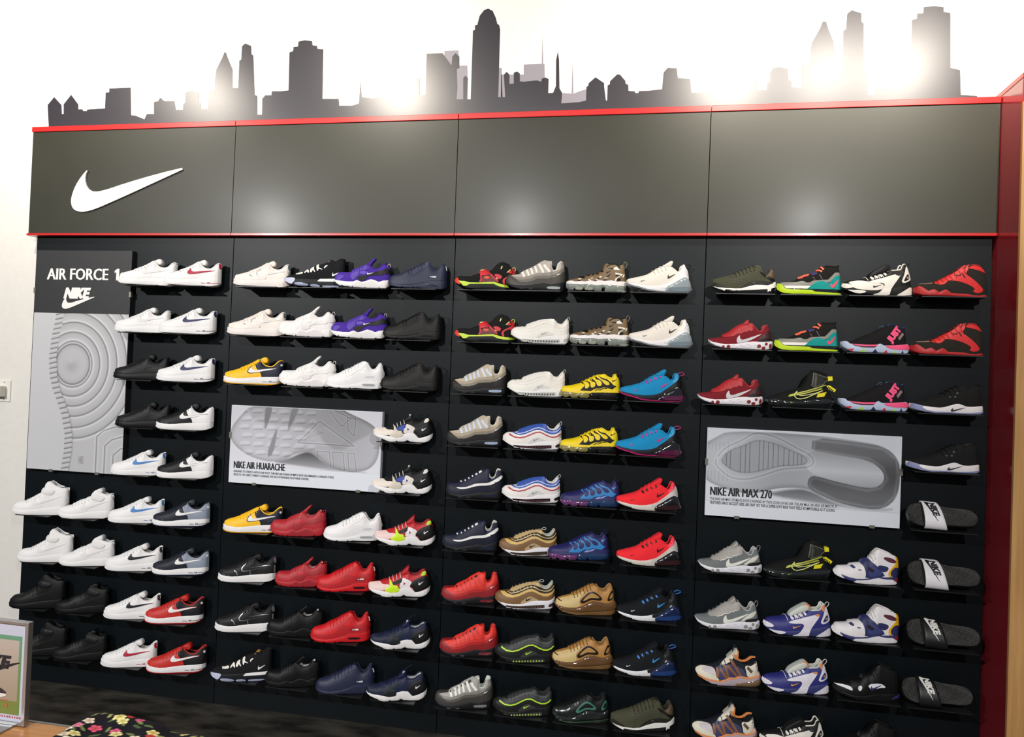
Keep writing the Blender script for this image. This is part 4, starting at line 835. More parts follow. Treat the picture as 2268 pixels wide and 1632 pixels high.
# ------------------------------------------------------------------ colourways
def colour(c):
    if c[0] == 'g': return M(c[1:], 0.22, coat=0.5)
    if c[0] == 'c': return M(c[1:], 0.10, coat=1.0, spec=0.8)
    if c[0] == 'm': return M(c[1:], 0.28, metal=0.75)
    if c[0] == 'k': return M(c[1:], 0.85, bump=0.35, bscale=900, spec=0.25)      # knit / mesh
    lum = sum(a*b for a, b in zip(srgb(c), (0.2, 0.7, 0.1)))
    return M(c, 0.52) if lum > 0.02 else M(c, 0.5, spec=0.28)
K = '#17181a'; WH = '#eeecea'
C = {}   # name: (model, object name, description, colour map)
def cw(name, model, obj, desc, **k): C[name] = (model, obj, desc, k)
def court(name, desc, base, sole, **k):
    d = dict(base=base, sole=sole, lining=k.pop('lining', '#d9d6d0'), collar=base, tongue=base, laces=base, out=sole, vamp=base); d.update(k)
    cw(name, 'court_low', 'sneaker', desc, **d)
court('af_white', 'plain white low leather sneaker', WH, WH, tick='#e4e2e0', vamp2=WH)
court('af_crim', 'white low sneaker with crimson tick', WH, WH, tick='#b01c3c', tab='#b01c3c', air='#b01c3c')
court('af_navy', 'white low sneaker with navy tick', WH, WH, tick='#232a58', tab='#232a58', air='#3a3f60')
court('af_blue', 'white low sneaker with light blue tick', WH, WH, tick='#3f80c4', tab='#4a86c4', air='#3f6fb0')
court('af_bktick', 'white low sneaker with black tick', WH, WH, tick='#20202a', tab='#33343c', air='#3a3a44')
court('af_black', 'all black low leather sneaker', '#121212', '#0e0e0e', tick='#151515', vamp2='#131313', lining='#0c0c0c')
court('af_bw', 'black and white two-tone low sneaker', '#1a1a1c', WH, heel=WH, tick=WH, tkline='#1a1a1c', tab=WH, out='#dddbd8', lining='#222222', tongue='#26262a', laces='#1a1a1c')
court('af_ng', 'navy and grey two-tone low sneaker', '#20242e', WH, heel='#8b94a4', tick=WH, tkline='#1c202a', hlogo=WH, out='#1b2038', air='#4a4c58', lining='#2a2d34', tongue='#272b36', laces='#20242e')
court('af_rb', 'red and black two-tone low sneaker', '#c4271f', WH, heel='#191a1e', tick=WH, tkline='#c4271f', hlogo=WH, out='#b01a22', air='#3a3a40', lining='#1c1c1e')
court('af_yn', 'yellow and navy two-tone low sneaker', '#ffc41a', WH, heel='#1d2131', tick=WH, tkline='#1d2131', hlogo=WH, out='#e9a81a', air='#4a4c60', lining='#c99a4a')
court('af_cream', 'cream low sneaker with iridescent heel tab', '#f0e6dc', '#ece4de', tick='#efe6dd', tkline='m#a8b4bc', pipe='m#b8b8b0', tab='m#9fb4c0', lining='#e0d6cc')
court('af_ir', 'black low sneaker with iridescent silver piping', '#1d1c1d', WH, tick='#1d1c1d', tkline='m#c4c4c8', pipe='m#c9c2c8', tab='m#c8c8d0', lining='#141416')
cw('mid_white', 'court_mid', 'mid_top_sneaker', 'plain white strapped mid-top sneaker', base=WH, sole=WH, lining='#cfd0cc', collar=WH, tongue=WH, laces=WH, vamp=WH, tick='#e6e4e2', strap='#e8e6e4')
cw('mid_black', 'court_mid', 'mid_top_sneaker', 'plain black strapped mid-top sneaker', base='#0e0e0d', sole='#0c0c0c', lining='#080808', collar='#0e0e0d', tongue='#0e0e0d', laces='#0e0e0d', vamp='#100f0f', tick='#1d1d1d', strap='#131313')
cw('high_white', 'court_high', 'high_top_sneaker', 'plain white strapped high-top sneaker', base=WH, sole=WH, lining='#cfd0cc', collar=WH, tongue=WH, laces=WH, vamp=WH, tick='#e6e4e2', strap='#e8e6e2')
cw('high_black', 'court_high', 'high_top_sneaker', 'plain black strapped high-top sneaker', base='#0e0e0d', sole='#0c0c0c', lining='#080808', collar='#0e0e0d', tongue='#0e0e0d', laces='#0e0e0d', vamp='#100f0f', tick='#1d1d1d', strap='#131313')
cw('lebron', 'knit_high', 'high_top_sneaker', 'black knit high-top with white zigzag laces', base='k#17171a', sole='#1a1b1f', lining='#1a1a1a', collar='#141414', tongue='#c98f4a', toe='#c6cbe0', white='#f2f0ee', pod='c#9aa2bc', lace='#efece0')
def hua(name, desc, b, **k):
    d = dict(base=b, sole=b, lining='#d0ccc8', collar=b, tongue=b, laces=b, vamp=b, open=b, exo=b, sole2=b, loop=b); d.update(k)
    cw(name, 'strap_runner', 'running_shoe', desc, **d)
hua('hua_purple', 'purple running shoe with white wavy sole', 'k#4b2f9a', sole=WH, sole2='#e6e2e2', vamp='#4f34a4', open='#5a3fb0', exo='#1c1c1c', tick=WH, loop='#d8d4d0')
hua('hua_white', 'all white running shoe with moulded strap', '#efebe8', exo='#e9e5e2', sole2='#e4dfdd')
hua('hua_red', 'all red running shoe with moulded strap', '#b3202a', exo='#a01d27', sole2='#9e2029', open='#c32730', lining='#c8c0ba')
hua('hua_black', 'all black running shoe with moulded strap', '#0f0f0f', exo='#0c0c0c', sole2='#0d0d0d', open='#121212', lining='#c4c0bc')
def am90(name, desc, b, **k):
    d = dict(base=b, sole=b, lining=b, collar=b, tongue=b, laces=b, mud=b, eye=b, sole2=b, wframe=b, air='c#2a2a2c'); d.update(k)
    cw(name, 'bubble_runner', 'running_shoe', desc, **d)
am90('am90_navy', 'navy running shoe with small heel window', '#1f2540', eye='#232a48', badge='#1a2040', blet='#d8d8dc', hlogo='#e4e2e0', air='c#1b2038')
am90('am90_black', 'black leather running shoe with heel window', '#141312', mud='#171614', eye='#161513', air='c#0e0e0e', wframe='#262420')
am90('am90_white', 'white running shoe with grey heel window', '#eeecea', mud='#e9e8e8', badge='#cfd0d2', air='c#a9abae', wframe='#dcdcdc')
am90('am90_red', 'bright red running shoe with heel window', '#d0141c', mud='#b8141c', eye='#c81a20', badge='#7a0c12', blet='#f0dcdc', hlogo='#e8dcdc', air='c#2a0a0e')
def edge(name, desc, **k):
    d = dict(sole=WH, lining='#1b1b1d', collar='#1b1b1d', clip='#19191a', tick=WH); d.update(k)
    cw(name, 'clip_runner', 'running_shoe', desc, **d)
edge('edge_blue', 'off-white running shoe with royal blue side', base='#1c1c1e', toe='#e8ddd0', vampw='#1c1c1e', mid='#e6ddd2', inset='#1f3f9c', inset2='#1f3f9c', blob='#d8cdbb', laces='#f0eae4', tongue='#18181a', tlogo='#b8b6b0', htab='#e6ddd2', loop='#141414')
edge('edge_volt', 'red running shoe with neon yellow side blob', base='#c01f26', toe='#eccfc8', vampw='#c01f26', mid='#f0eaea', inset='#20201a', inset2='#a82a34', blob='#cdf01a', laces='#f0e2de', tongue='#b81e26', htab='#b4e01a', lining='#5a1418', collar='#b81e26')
edge('edge_navy', 'navy running shoe with black heel clip', base='#1d2440', toe='#1b2138', vampw='#1d2440', mid='#1d2440', inset='#18202e', blob='#1c2226', laces='#1d2440', tongue='#1b2240', tlogo='#c8c8cc', lining='#c4c4c4', collar='#1b2140', loop='#141a2c')
cw('tr_red', 'strap_trainer', 'training_shoe', 'black training shoe with red strap', base='k#181716', sole='#161616', lining='#141414', collar='#181716', volt='#c4e03a', toe='#e23a28', tread='#1e1e1e', exo='#cf2830', exo2='#6e2430', orange='#e0602a', logo='#dfe08a', loop='#b9cf5a')
tw = dict(base='#efeaea', sole='#2b2f66', lining='#2b2d55', collar='#efeaea', tongue='#e9e6e0', laces='#e4e4d8', white='#efecec', red='#8e2430', navy='#2a2e5e', navy2='#3b4478', hole='#2a1c26', maroon='#5a2436', yellow='#efb61c')
cw('tr_white', 'cutout_trainer', 'training_shoe', 'white training shoe with navy strap, yellow heel', **tw)
cw('tr_black', 'cutout_trainer', 'training_shoe', 'black training shoe with white and purple flashes', base='#0e0e0e', sole='#101010', lining='#0a0a0a', collar='#0e0e0e', tongue='#0e0e0e', laces='#0e0e0e', white='#111111', navy='#0c0c0c', flash='#efeef0', ptick='#35205e', pheel='#3c2a6e')
def am95(name, desc, **k):
    d = dict(collar=k['lining'], sole='#17171a', air2='c#3a3c40', air='c#6a7076'); d.update(k)
    cw(name, 'wave_runner', 'running_shoe', desc, **d)
am95('am95_grey', 'grey gradient wave-sided running shoe', base='#403c36', c3='#6e675e', c2='#8f887e', c1='#b3aaa0', lining='#e6e2d8', tongue='#e8e4da', lace='#ece8de', tick=WH, air='c#aab4b4')
am95('am95_tan', 'tan and black wave-sided running shoe', base='#1d1a17', c3='#847a6a', c2='#a6977e', c1='#bcb09a', lining='#d8d2c4', tongue='#e2ded4', lace='#cdd4e4', tick='#dfe6f2', air='c#a4b4cc')
am95('am95_navy', 'navy running shoe with white wave stripe', base='#191c2b', c3='#1b1e2e', c2='#1c1f33', c1='#1c2036', wave='#efece8', lining='#d8d4c8', tongue='#20243c', dots='#e9e4d4', tick='#1b1b22', air='c#22283c')
am95('am95_red', 'red gradient wave-sided running shoe', base='#8e161c', c3='#b81d1e', c2='#d62a20', c1='#ec3424', lining='#d42a20', tongue='#e23222', lace='#d62a22', dots='#221214', tick='#f0e4e0', air='c#7a2024')
am95('am95_white', 'grey running shoe with bold white laces', base='#3d3a37', c3='#5c5853', c2='#8b857e', c1='#a7a39d', lining='#d6dcd4', tongue='#e9eae2', lace='#f2f1ea', dots='#1c1c1c', tick=WH, air='c#77787a')
cw('camo', 'camo_mid', 'mid_top_sneaker', 'brown camouflage mid-top with clear sole', base='#7a6243', sole='#efe8e6', lining='#17150f', collar='#17150f', tongue='#5a4830', air='c#848c84', pod='c#a3a696', cw='#efe9da', ck='#191713', loop='#9c927c')
def a270(name, desc, **k):
    d = dict(tick2=k['tick'], laces=k['base'], tongue=k['base'], collar=k['base'], lining='#2a2a2a'); d.update(k)
    cw(name, 'heel_air_runner', 'running_shoe', desc, **d)
a270('a270_white', 'white running shoe with clear heel bubble', base='k#eee6da', sole='#efeaea', frame='#f0eeec', air='c#9aa4a8', airw='c#7c8a92', tick='#34322e', hcol='#efece8', loop='#1c1c1c', outline='#8e949a', lining='#e0dcd4')
a270('a270_blue', 'sky blue running shoe with magenta outsole', base='k#1d8ec2', sole='#141820', frame='#17171c', air='c#14141a', airw='c#5a1840', tick='#c02a86', hcol='#2a94c4', loop='#b03074', outline='#b81e66', eyelet='#b4348c', lining='#1a6a94')
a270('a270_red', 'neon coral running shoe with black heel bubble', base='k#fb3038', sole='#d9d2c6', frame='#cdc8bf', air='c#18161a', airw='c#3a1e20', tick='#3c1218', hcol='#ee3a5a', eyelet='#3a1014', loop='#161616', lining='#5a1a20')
a270('a270_black', 'black running shoe with blue heel bubble', base='k#17191d', sole='#ececee', frame='#1c1f24', air='c#16264e', airw='c#22407c', tick='#3a8fcc', tick2=WH, hcol='#1a1c20', eyelet='#2e78c8', loop='#2f66b4', lining='#141414', flet='#d8d8d8')
def am97(name, desc, **k):
    d = dict(collar=k['lining'], tongue=k['eye'], laces=k['eye']); d.update(k)
    cw(name, 'ripple_runner', 'running_shoe', desc, **d)
am97('am97_white', 'all white running shoe with rippled sides', base='#ece8de', sole='#eceae6', lining='#e6e2d8', eye='#ece8e0', w1='#e6e1d6', w2='#efebe2', w3='#e3ded3', w4='#ebe6dc', win='#e0dcd2', tick='#a9a6b4', air='c#b9bab4', pillar='#3a3836', hloop='#d6d2ca')
am97('am97_blue', 'white running shoe with blue red ripples', base='#e9e4de', sole='#eceaea', lining='#e2ded6', eye='#3d5cae', w1='#2f4fa6', w2='#c9d3ea', w3='#3053ac', w4='#ece6e0', pipe='#b8404a', win='#d8d6d2', tick='#9a98a0', air='c#2c2226', pillar='#6a2028', hloop='#d8cfc8')
am97('am97_brown', 'brown and gold running shoe with rippled sides', base='#7d5c36', sole='#eceaf0', lining='#c4c9bd', eye='#c8a874', w1='#2a2419', w2='#e2c286', w3='#2a2419', w4='#d9b266', win='#bba27a', tick='#1d1a14', air='c#4a3a30', pillar='#2a1c16', loop='#b8b8b0', laces='#cabd9c')
am97('am97_volt', 'dark grey running shoe with neon wave stripe', base='#1b1c1b', sole='#161716', lining='#2a2b2c', eye='#2c2d2e', w1='#46484a', w2='#2a2b2c', w3='#3c3e40', w4='#2c2d2f', pipe='#c2ee3a', win='#34363a', tick='#b6e83a', air='c#1c1d1e', pillar='#b9e04a')
def vmp(name, desc, **k):
    d = dict(collar=k['base'], laces=k['base'], tongue=k['base']); d.update(k)
    cw(name, 'cage_runner', 'running_shoe', desc, **d)
vmp('vmp_yellow', 'yellow running shoe with black side cage', base='#f3d50e', sole='#b8a838', mid='#f0d212', aira='c#8c8350', airb='c#151515', cage='#1d1a14', lobe='#f2d414', tick='#2a2412', loop='#161616', lining='#c8ae10')
vmp('vmp_navy', 'navy running shoe with bright blue side cage', base='#24225e', sole='#22244e', mid='#22265e', aira='c#6e3a6e', airb='c#1e3a62', cage='#3186c8', lobe='#242560', arch='#a4a4dc', tick='#5a9ed8', loop='#15152a', lining='#1a1a48')
cw('a720_gold', 'full_air_runner', 'running_shoe', 'gold running shoe with bronze full-length bubble', base='#b98544', sole='c#7d5a30', lining='#8a6a3a', collar='#b07e40', tongue='#a07a44', laces='#7a5a34', toe='#cfb478', ring='g#241d18', inner='#b78a4c', slit='#1a1612', tick='#221a14', air='c#6b4a2a', groove='c#8a683a')
cw('a720_black', 'full_air_runner', 'running_shoe', 'black running shoe with green iridescent outlines', base='#161818', sole='c#1d221e', lining='#121212', collar='#161616', tongue='#161616', laces='#161616', toe='g#191b1b', ring='#3f7a68', inner='#141616', tick='#1a1f1c', air='c#141a16', groove='c#34543c')
cw('deluxe', 'sleek_runner', 'running_shoe', 'olive running shoe with white midsole', base='k#4a4a38', sole='c#191a1c', lining='#3a3026', collar='#2a2820', tongue='#38382a', laces='#2c2b22', white='#efece6', dark='#26261f', gloss='g#17150f', brown='#5a4430', ridge='#3c3c2d', tick='#8a8a80')
cw('teal', 'shell_mid', 'mid_top_sneaker', 'black mid-top with teal heel and neon sole', base='k#191816', sole='c#191b1e', lining='#121212', collar='#161616', grey='#8c8a82', teal='g#159a94', white='#efe8e0', volt='#c8e61c', pink='#f0546a', orange='#f06a50', purple='#342a5e', cord='#5a3c44')
ch = dict(lining='#c9cdc4', collar='#dfe0da')
cw('zoom_blue', 'chunky_runner', 'running_shoe', 'blue and white chunky shoe with orange tick', base='#2a2c78', sole='#34396e', tongue='#d8dcd2', laces='#e2e4dc', white='#e9e4ec', accent='#e08a44', tick='#eba154', gold='#9a8a4a', loop='#e6e4e2', **ch)
cw('zoom_bw', 'chunky_runner', 'running_shoe', 'white and black chunky running shoe', base='#1b1b1b', sole='#1d1d1d', tongue='#1d1d1d', laces='#e8e4d8', white='#eee8de', fore='#ece6dc', accent='#1a1a1a', tick='#2a2a2a', gold='#9c927a', loop='#1c1c1c', lining='#1c1c1c', collar='#e8e2d6')
cw('rookie', 'wave_sole_high', 'high_top_sneaker', 'black high-top with red wave sole and swirl', base='k#27241f', sole='#b92a2c', lining='#1a1716', collar='#a02426', tongue='#b42a2a', laces='#b02626', red='#d42c2c', gap='#2a1614', pipe='#b48a78')
def react(name, desc, **k):
    cw(name, 'pod_runner', 'running_shoe', desc, **k)
react('react_red', 'dark red running shoe with spotted white sole', base='k#7e1f28', sole='#ece6ea', lining='#a02a2e', collar='#b03034', tongue='#a8282e', laces='#b82c34', tan='#b4282e', tick='#d2cfd2', black='#221a1c', hpan='#3a2226', pod='#7e1e24', groove='#c9c4d2')
react('react_grey', 'grey running shoe with spotted white sole', base='k#757b7a', sole='#e9e7ee', lining='#9a9898', collar='#b8b6b4', tongue='#a8a49a', laces='#b0aca4', tan='#a8a29c', zig='#efeade', tick='#efeee4', tick3='#dcd8cc', black='#1f1f1f', pod='#93928c', groove='#c9c7d4', loop='#9a9c9c')
cw('kyrie', 'court_strap_mid', 'mid_top_sneaker', 'black mid-top with pink lettering strap, pale sole', base='k#171517', sole='#bccae0', lining='#1a2238', collar='#1c2440', tongue='#1c1a1c', pink='#fb5686', maroon='#4a1e30', red='#c83a4a', green='#a4dc28', navy='#222c5a', tag='#8a7472', blue='#2a4878')
cw('satrn', 'zip_high', 'high_top_sneaker', 'black high-top with neon yellow zip lines', base='k#161714', sole='c#15171a', lining='#121212', collar='#151515', grey='#23241f', trim='#6a6a52', trim2='#33342c', yel='#efe01c', lime='#c9cc4e', lime2='#dfe28a', olive='#6a641c', ink='#1a1a12', air='c#17191a', green='#8ac23a')
cw('pg', 'knit_court_mid', 'mid_top_sneaker', 'black knit mid-top with thick white sole', base='k#191919', sole='#efe9e9', lining='#111111', collar='#151515', laces='#151515', out='#8c94bc', tick='#3a3846', eye='#4a4a48')
cw('bowfin', 'strapped_air_runner', 'running_shoe', 'cream running shoe with brown straps, orange trim', base='k#232630', sole='#b9a8b0', lining='#20222a', collar='#20222a', tongue='#c9c3b6', laces='#22243c', cream='#e2dcc6', lilac='#cdc3c6', navy='#3d3f66', brown='#8a5a3e', brown2='#5c4232', orange='#e08a4a', air='c#7d6448', ink='#1c1c1e', tick='#e8dcd0')

# ------------------------------------------------------------------ where each shoe stands: panel, shelf row, slot, colourway, toe and heel as seen
SHOES = [
 (0,0,2,'af_white',264,393),(0,0,3,'af_crim',364,491),(0,1,2,'af_white',256,378),(0,1,3,'af_navy',354,480),
 (0,2,2,'af_black',253,376),(0,2,3,'af_navy',348,476),(0,3,2,'af_black',257,379),(0,3,3,'af_bw',347,474),
 (0,4,2,'af_blue',247,367),(0,4,3,'af_bw',347,473),
 (0,5,0,'high_white',29,153),(0,5,1,'mid_white',130,253),(0,5,2,'af_blue',241,364),(0,5,3,'af_ng',338,465),
 (0,6,0,'high_white',40,162),(0,6,1,'mid_white',131,254),(0,6,2,'af_bktick',234,360),(0,6,3,'af_ng',337,463),
 (0,7,0,'high_black',22,146),(0,7,1,'mid_black',123,242),(0,7,2,'af_bktick',231,355),(0,7,3,'af_rb',321,451),
 (0,8,0,'high_black',28,150),(0,8,1,'mid_black',117,238),(0,8,2,'af_crim',225,348),(0,8,3,'af_rb',325,457),
 (1,0,0,'af_cream',518,643),(1,0,1,'lebron',630,766),(1,0,2,'hua_purple',741,866),(1,0,3,'am90_navy',860,991),
 (1,1,0,'af_cream',504,633),(1,1,1,'hua_white',616,743),(1,1,2,'hua_purple',733,858),(1,1,3,'am90_black',848,980),
 (1,2,0,'af_yn',496,627),(1,2,1,'hua_white',618,745),(1,2,2,'am90_white',722,852),(1,2,3,'am90_black',842,974),
 (1,3,3,'edge_blue',827,959),(1,4,3,'edge_blue',824,957),
 (1,5,0,'af_yn',495,625),(1,5,1,'hua_red',599,723),(1,5,2,'am90_white',717,847),(1,5,3,'edge_volt',830,964),
 (1,6,0,'af_ir',484,612),(1,6,1,'hua_red',609,725),(1,6,2,'am90_red',701,832),(1,6,3,'edge_volt',816,953),
 (1,7,0,'af_ir',477,608),(1,7,1,'hua_black',591,717),(1,7,2,'am90_red',688,821),(1,7,3,'edge_navy',821,953),
 (1,8,0,'lebron',468,603),(1,8,1,'hua_black',586,709),(1,8,2,'am90_navy',699,830),(1,8,3,'edge_navy',811,946),
 (2,0,0,'tr_red',1008,1142),(2,0,1,'am95_grey',1120,1252),(2,0,2,'camo',1254,1387),(2,0,3,'a270_white',1387,1530),
 (2,1,0,'tr_red',1008,1140),(2,1,1,'am97_white',1131,1261),(2,1,2,'camo',1262,1393),(2,1,3,'a270_white',1392,1532),
 (2,2,0,'am95_tan',997,1124),(2,2,1,'am97_white',1123,1252),(2,2,2,'vmp_yellow',1242,1374),(2,2,3,'a270_blue',1373,1515),
 (2,3,0,'am95_tan',986,1116),(2,3,1,'am97_blue',1113,1244),(2,3,2,'vmp_yellow',1240,1370),(2,3,3,'a270_blue',1363,1507),
 (2,4,0,'am95_navy',987,1115),(2,4,1,'am97_blue',1111,1241),(2,4,2,'vmp_navy',1241,1374),(2,4,3,'a270_red',1365,1506),
 (2,5,0,'am95_navy',979,1106),(2,5,1,'am97_brown',1105,1233),(2,5,2,'vmp_navy',1214,1349),(2,5,3,'a270_red',1365,1506),
 (2,6,0,'am95_red',977,1106),(2,6,1,'am97_brown',1096,1229),(2,6,2,'a720_gold',1228,1367),(2,6,3,'a270_black',1366,1507),
 (2,7,0,'am95_red',973,1103),(2,7,1,'am97_volt',1095,1229),(2,7,2,'a720_gold',1221,1359),(2,7,3,'a270_black',1356,1496),
 (2,8,0,'am95_white',963,1092),(2,8,1,'am97_volt',1091,1223),(2,8,2,'a720_black',1222,1352),(2,8,3,'deluxe',1352,1492),
 (3,0,0,'deluxe',1577,1717),(3,0,1,'teal',1719,1862),(3,0,2,'zoom_bw',1865,2018),(3,0,3,'rookie',2023,2184),
 (3,1,0,'react_red',1568,1712),(3,1,1,'teal',1714,1855),(3,1,2,'kyrie',1861,2013),(3,1,3,'rookie',2017,2176),
 (3,2,0,'react_red',1544,1690),(3,2,1,'satrn',1695,1848),(3,2,2,'kyrie',1856,2010),(3,2,3,'pg',2014,2176),
 (3,3,3,'pg',2007,2168),
 (3,5,0,'react_grey',1545,1688),(3,5,1,'satrn',1691,1840),(3,5,2,'tr_white',1845,1987),
 (3,6,0,'react_grey',1538,1683),(3,6,1,'zoom_blue',1691,1840),(3,6,2,'tr_white',1841,1988),
 (3,7,0,'bowfin',1538,1685),(3,7,1,'zoom_blue',1688,1835),(3,7,2,'tr_black',1844,1990),
 (3,8,0,'bowfin',1531,1677),(3,8,1,'zoom_bw',1683,1826),(3,8,2,'tr_black',1838,1985)]
SLIDES = [(3,4,3,'white',2006,2161),(3,5,3,'white',2006,2166),(3,6,3,'black',2004,2166),(3,7,3,'black',1994,2150)]
ROWZ = [HC+0.427-0.2469*k for k in range(9)]
YAWS = [math.radians(a) for a in (17, 17, 13, 6)]
ORD = ['first','second','third','fourth','fifth','sixth','seventh','eighth','ninth']
ROWN = ['top shelf','second shelf down','third shelf down','fourth shelf down','fifth shelf down','sixth shelf down','seventh shelf down','eighth shelf down','bottom shelf']
PANN = ['leftmost panel','second panel','third panel','rightmost panel']
YC = -0.076
YAW_OF = {(2, 0, 0): 17, (2, 0, 1): 17, (2, 5, 1): 17, (2, 5, 2): 17, (2, 1, 0): 15, (2, 1, 1): 15}

def solve_place(tx, hx, z, yaw, ytoe=0.0):
    """centre position along the wall and size from where toe and heel are seen"""
    X, s = 2.4, 1.0
    ca, sa = math.cos(yaw), math.sin(yaw); h = L0/2
    def ends(X, s):
        return (project_x((X-h*s*ca, YC-h*s*sa, z+0.04)), project_x((X+h*s*ca, YC+h*s*sa, z+0.05)))
    for _ in range(30):
        a, b = ends(X, s); e = np.array([tx-a, hx-b])
        a1, b1 = ends(X+1e-4, s); a2, b2 = ends(X, s+1e-4)
        J = np.array([[(a1-a)/1e-4, (a2-a)/1e-4], [(b1-b)/1e-4, (b2-b)/1e-4]])
        d = np.linalg.solve(J, e); X += d[0]; s += d[1]
    return X, s

# ------------------------------------------------------------------ setting: floor, white wall, display wall, header
def plane_noise_mat(name, c1, c2, scale, rough, spec=0.5, stretch=(1, 1, 1), detail=6, bump=0.0):
    m = bpy.data.materials.new(name); m.use_nodes = True; nt = m.node_tree; b = nt.nodes['Principled BSDF']
    tc = nt.nodes.new('ShaderNodeTexCoord'); mp = nt.nodes.new('ShaderNodeMapping'); n = nt.nodes.new('ShaderNodeTexNoise'); r = nt.nodes.new('ShaderNodeValToRGB')
    mp.inputs['Scale'].default_value = stretch; n.inputs['Scale'].default_value = scale; n.inputs['Detail'].default_value = detail
    r.color_ramp.elements[0].position = 0.35; r.color_ramp.elements[1].position = 0.7
    r.color_ramp.elements[0].color = (*srgb(c1), 1); r.color_ramp.elements[1].color = (*srgb(c2), 1)
    L = nt.links.new
    L(tc.outputs['Object'], mp.inputs['Vector']); L(mp.outputs['Vector'], n.inputs['Vector']); L(n.outputs['Fac'], r.inputs['Fac']); L(r.outputs['Color'], b.inputs['Base Color'])
    b.inputs['Roughness'].default_value = rough; b.inputs['Specular IOR Level'].default_value = spec
    if bump:
        bp = nt.nodes.new('ShaderNodeBump'); bp.inputs['Strength'].default_value = bump; bp.inputs['Distance'].default_value = 0.002
        L(n.outputs['Fac'], bp.inputs['Height']); L(bp.outputs['Normal'], b.inputs['Normal'])
    return m
m_floor = plane_noise_mat('dark_stone', '#12100d', '#47433c', 5.0, 0.42, stretch=(0.9, 2.2, 1), detail=14)
m_wallw = plane_noise_mat('white_paint', '#e5e1d9', '#e8e5de', 25, 0.75, spec=0.25, bump=0.015)
m_panel = plane_noise_mat('black_laminate', '#0a1013', '#0c1216', 4, 0.4, spec=0.22)
m_head = plane_noise_mat('grey_gloss_panel', '#2d2d22', '#313126', 3, 0.42, spec=0.35)
m_head.node_tree.nodes['Principled BSDF'].inputs['Coat Weight'].default_value = 0.07
m_head.node_tree.nodes['Principled BSDF'].inputs['Coat Roughness'].default_value = 0.19
m_red = M('#c41f1e', 0.3, coat=0.3)
m_redpan = M('#a02a33', 0.16, coat=0.5)
WY = 0.045                                     # face of the white wall
tag(box('floor', (-6, -12, -0.1), (12, WY+0.2, 0), m_floor), kind='structure')
tag(box('wall_back', (-3, WY, 0), (9, WY+0.12, 4.4), m_wallw), kind='structure')
# floor joint lines
FT = 3.75
dw = empty('display_wall', (2.4, 0, 0)); tag(dw, 'black panelled display wall carrying all the shoe shelves', 'display wall')
for i in range(4):
    o = box('back_panel', (i*1.2+0.0015-2.4, 0, 0.0), (i*1.2+1.1985-2.4, WY, HC+0.70), m_panel, dw, 0.001)
hd = empty('header_sign', (2.4, 0, HC+0.70)); tag(hd, 'long dark grey glossy header box with red edging', 'sign')
xs = [-0.03, 1.2, 2.4, 3.6, 4.807]
for i in range(4):
    x0, x1 = xs[i]-2.4+0.0012, xs[i+1]-2.4-0.0012
    box('header_panel', (x0, -0.03, 0.012), (x1, WY, 0.572), m_head, hd, 0.0012)
    box('lower_trim', (x0-(0.006 if i == 0 else 0), -0.036, 0.0), (x1, WY, 0.012), m_red, hd, 0.001)
    box('upper_trim', (x0-(0.004 if i == 0 else 0), -0.036, 0.572), (x1, WY, 0.600), m_red, hd, 0.002)
tk = [(0.24+0.716*a-2.4, 0.128+0.0+(0.632)*b) for a, b in chaikin(TICK, 1)]
prism('tick_logo', tk, -0.040, -0.031, M('#f4f2ee', 0.4), hd)
# red end panel standing out from the wall, with its edge post
ep = empty('end_panel', (4.82, -0.12, 0)); tag(ep, 'glossy dark red end panel closing the display wall', 'panel')
box('panel_face', (-0.012, -0.110, 0.0), (0.006, 0.165, HC+1.302), m_redpan, ep, 0.001)
box('top_cap', (-0.014, -0.112, HC+1.302), (0.008, 0.165, HC+1.322), m_red, ep, 0.001)
m_wood = plane_noise_mat('pine_edge', '#c08a52', '#d9a868', 6, 0.5, stretch=(6, 6, 0.35), detail=5)
pst = box('wooden_post', (4.804, -0.250, 0.0), (4.874, -0.232, HC+1.20), m_wood, None, 0.002)
tag(pst, 'pale pine post at the right edge of the photo', 'post')
# next bay with folded red clothes, just inside the right edge
sb = box('side_shelf_board', (4.90, -0.30, HC-1.245), (5.6, 0.04, HC-1.215), m_wood, None, 0.002)
tag(sb, 'pine shelf board beyond the post at right edge', 'shelf')
for j in range(5):
    z0 = HC-1.214+j*0.034
    bm = bmesh.new(); bmesh.ops.create_cube(bm, size=1)
    for v in bm.verts: v.co = Vector((5.08+v.co.x*0.30, -0.14+v.co.y*0.26, z0+0.0165+v.co.z*0.033))
    bmesh.ops.bevel(bm, geom=bm.edges[:], offset=0.012, segments=3, affect='EDGES', profile=0.5)
    me = bpy.data.meshes.new('folded_red_garment'); bm.to_mesh(me); bm.free()
    o = link('folded_garment', me, None, M('#c23a26', 0.85, bump=0.5, bscale=120), True)
    tag(o, 'red folded garment, %s from bottom of the pile at right edge' % ORD[j], 'garment', 'red garments folded in the next bay')

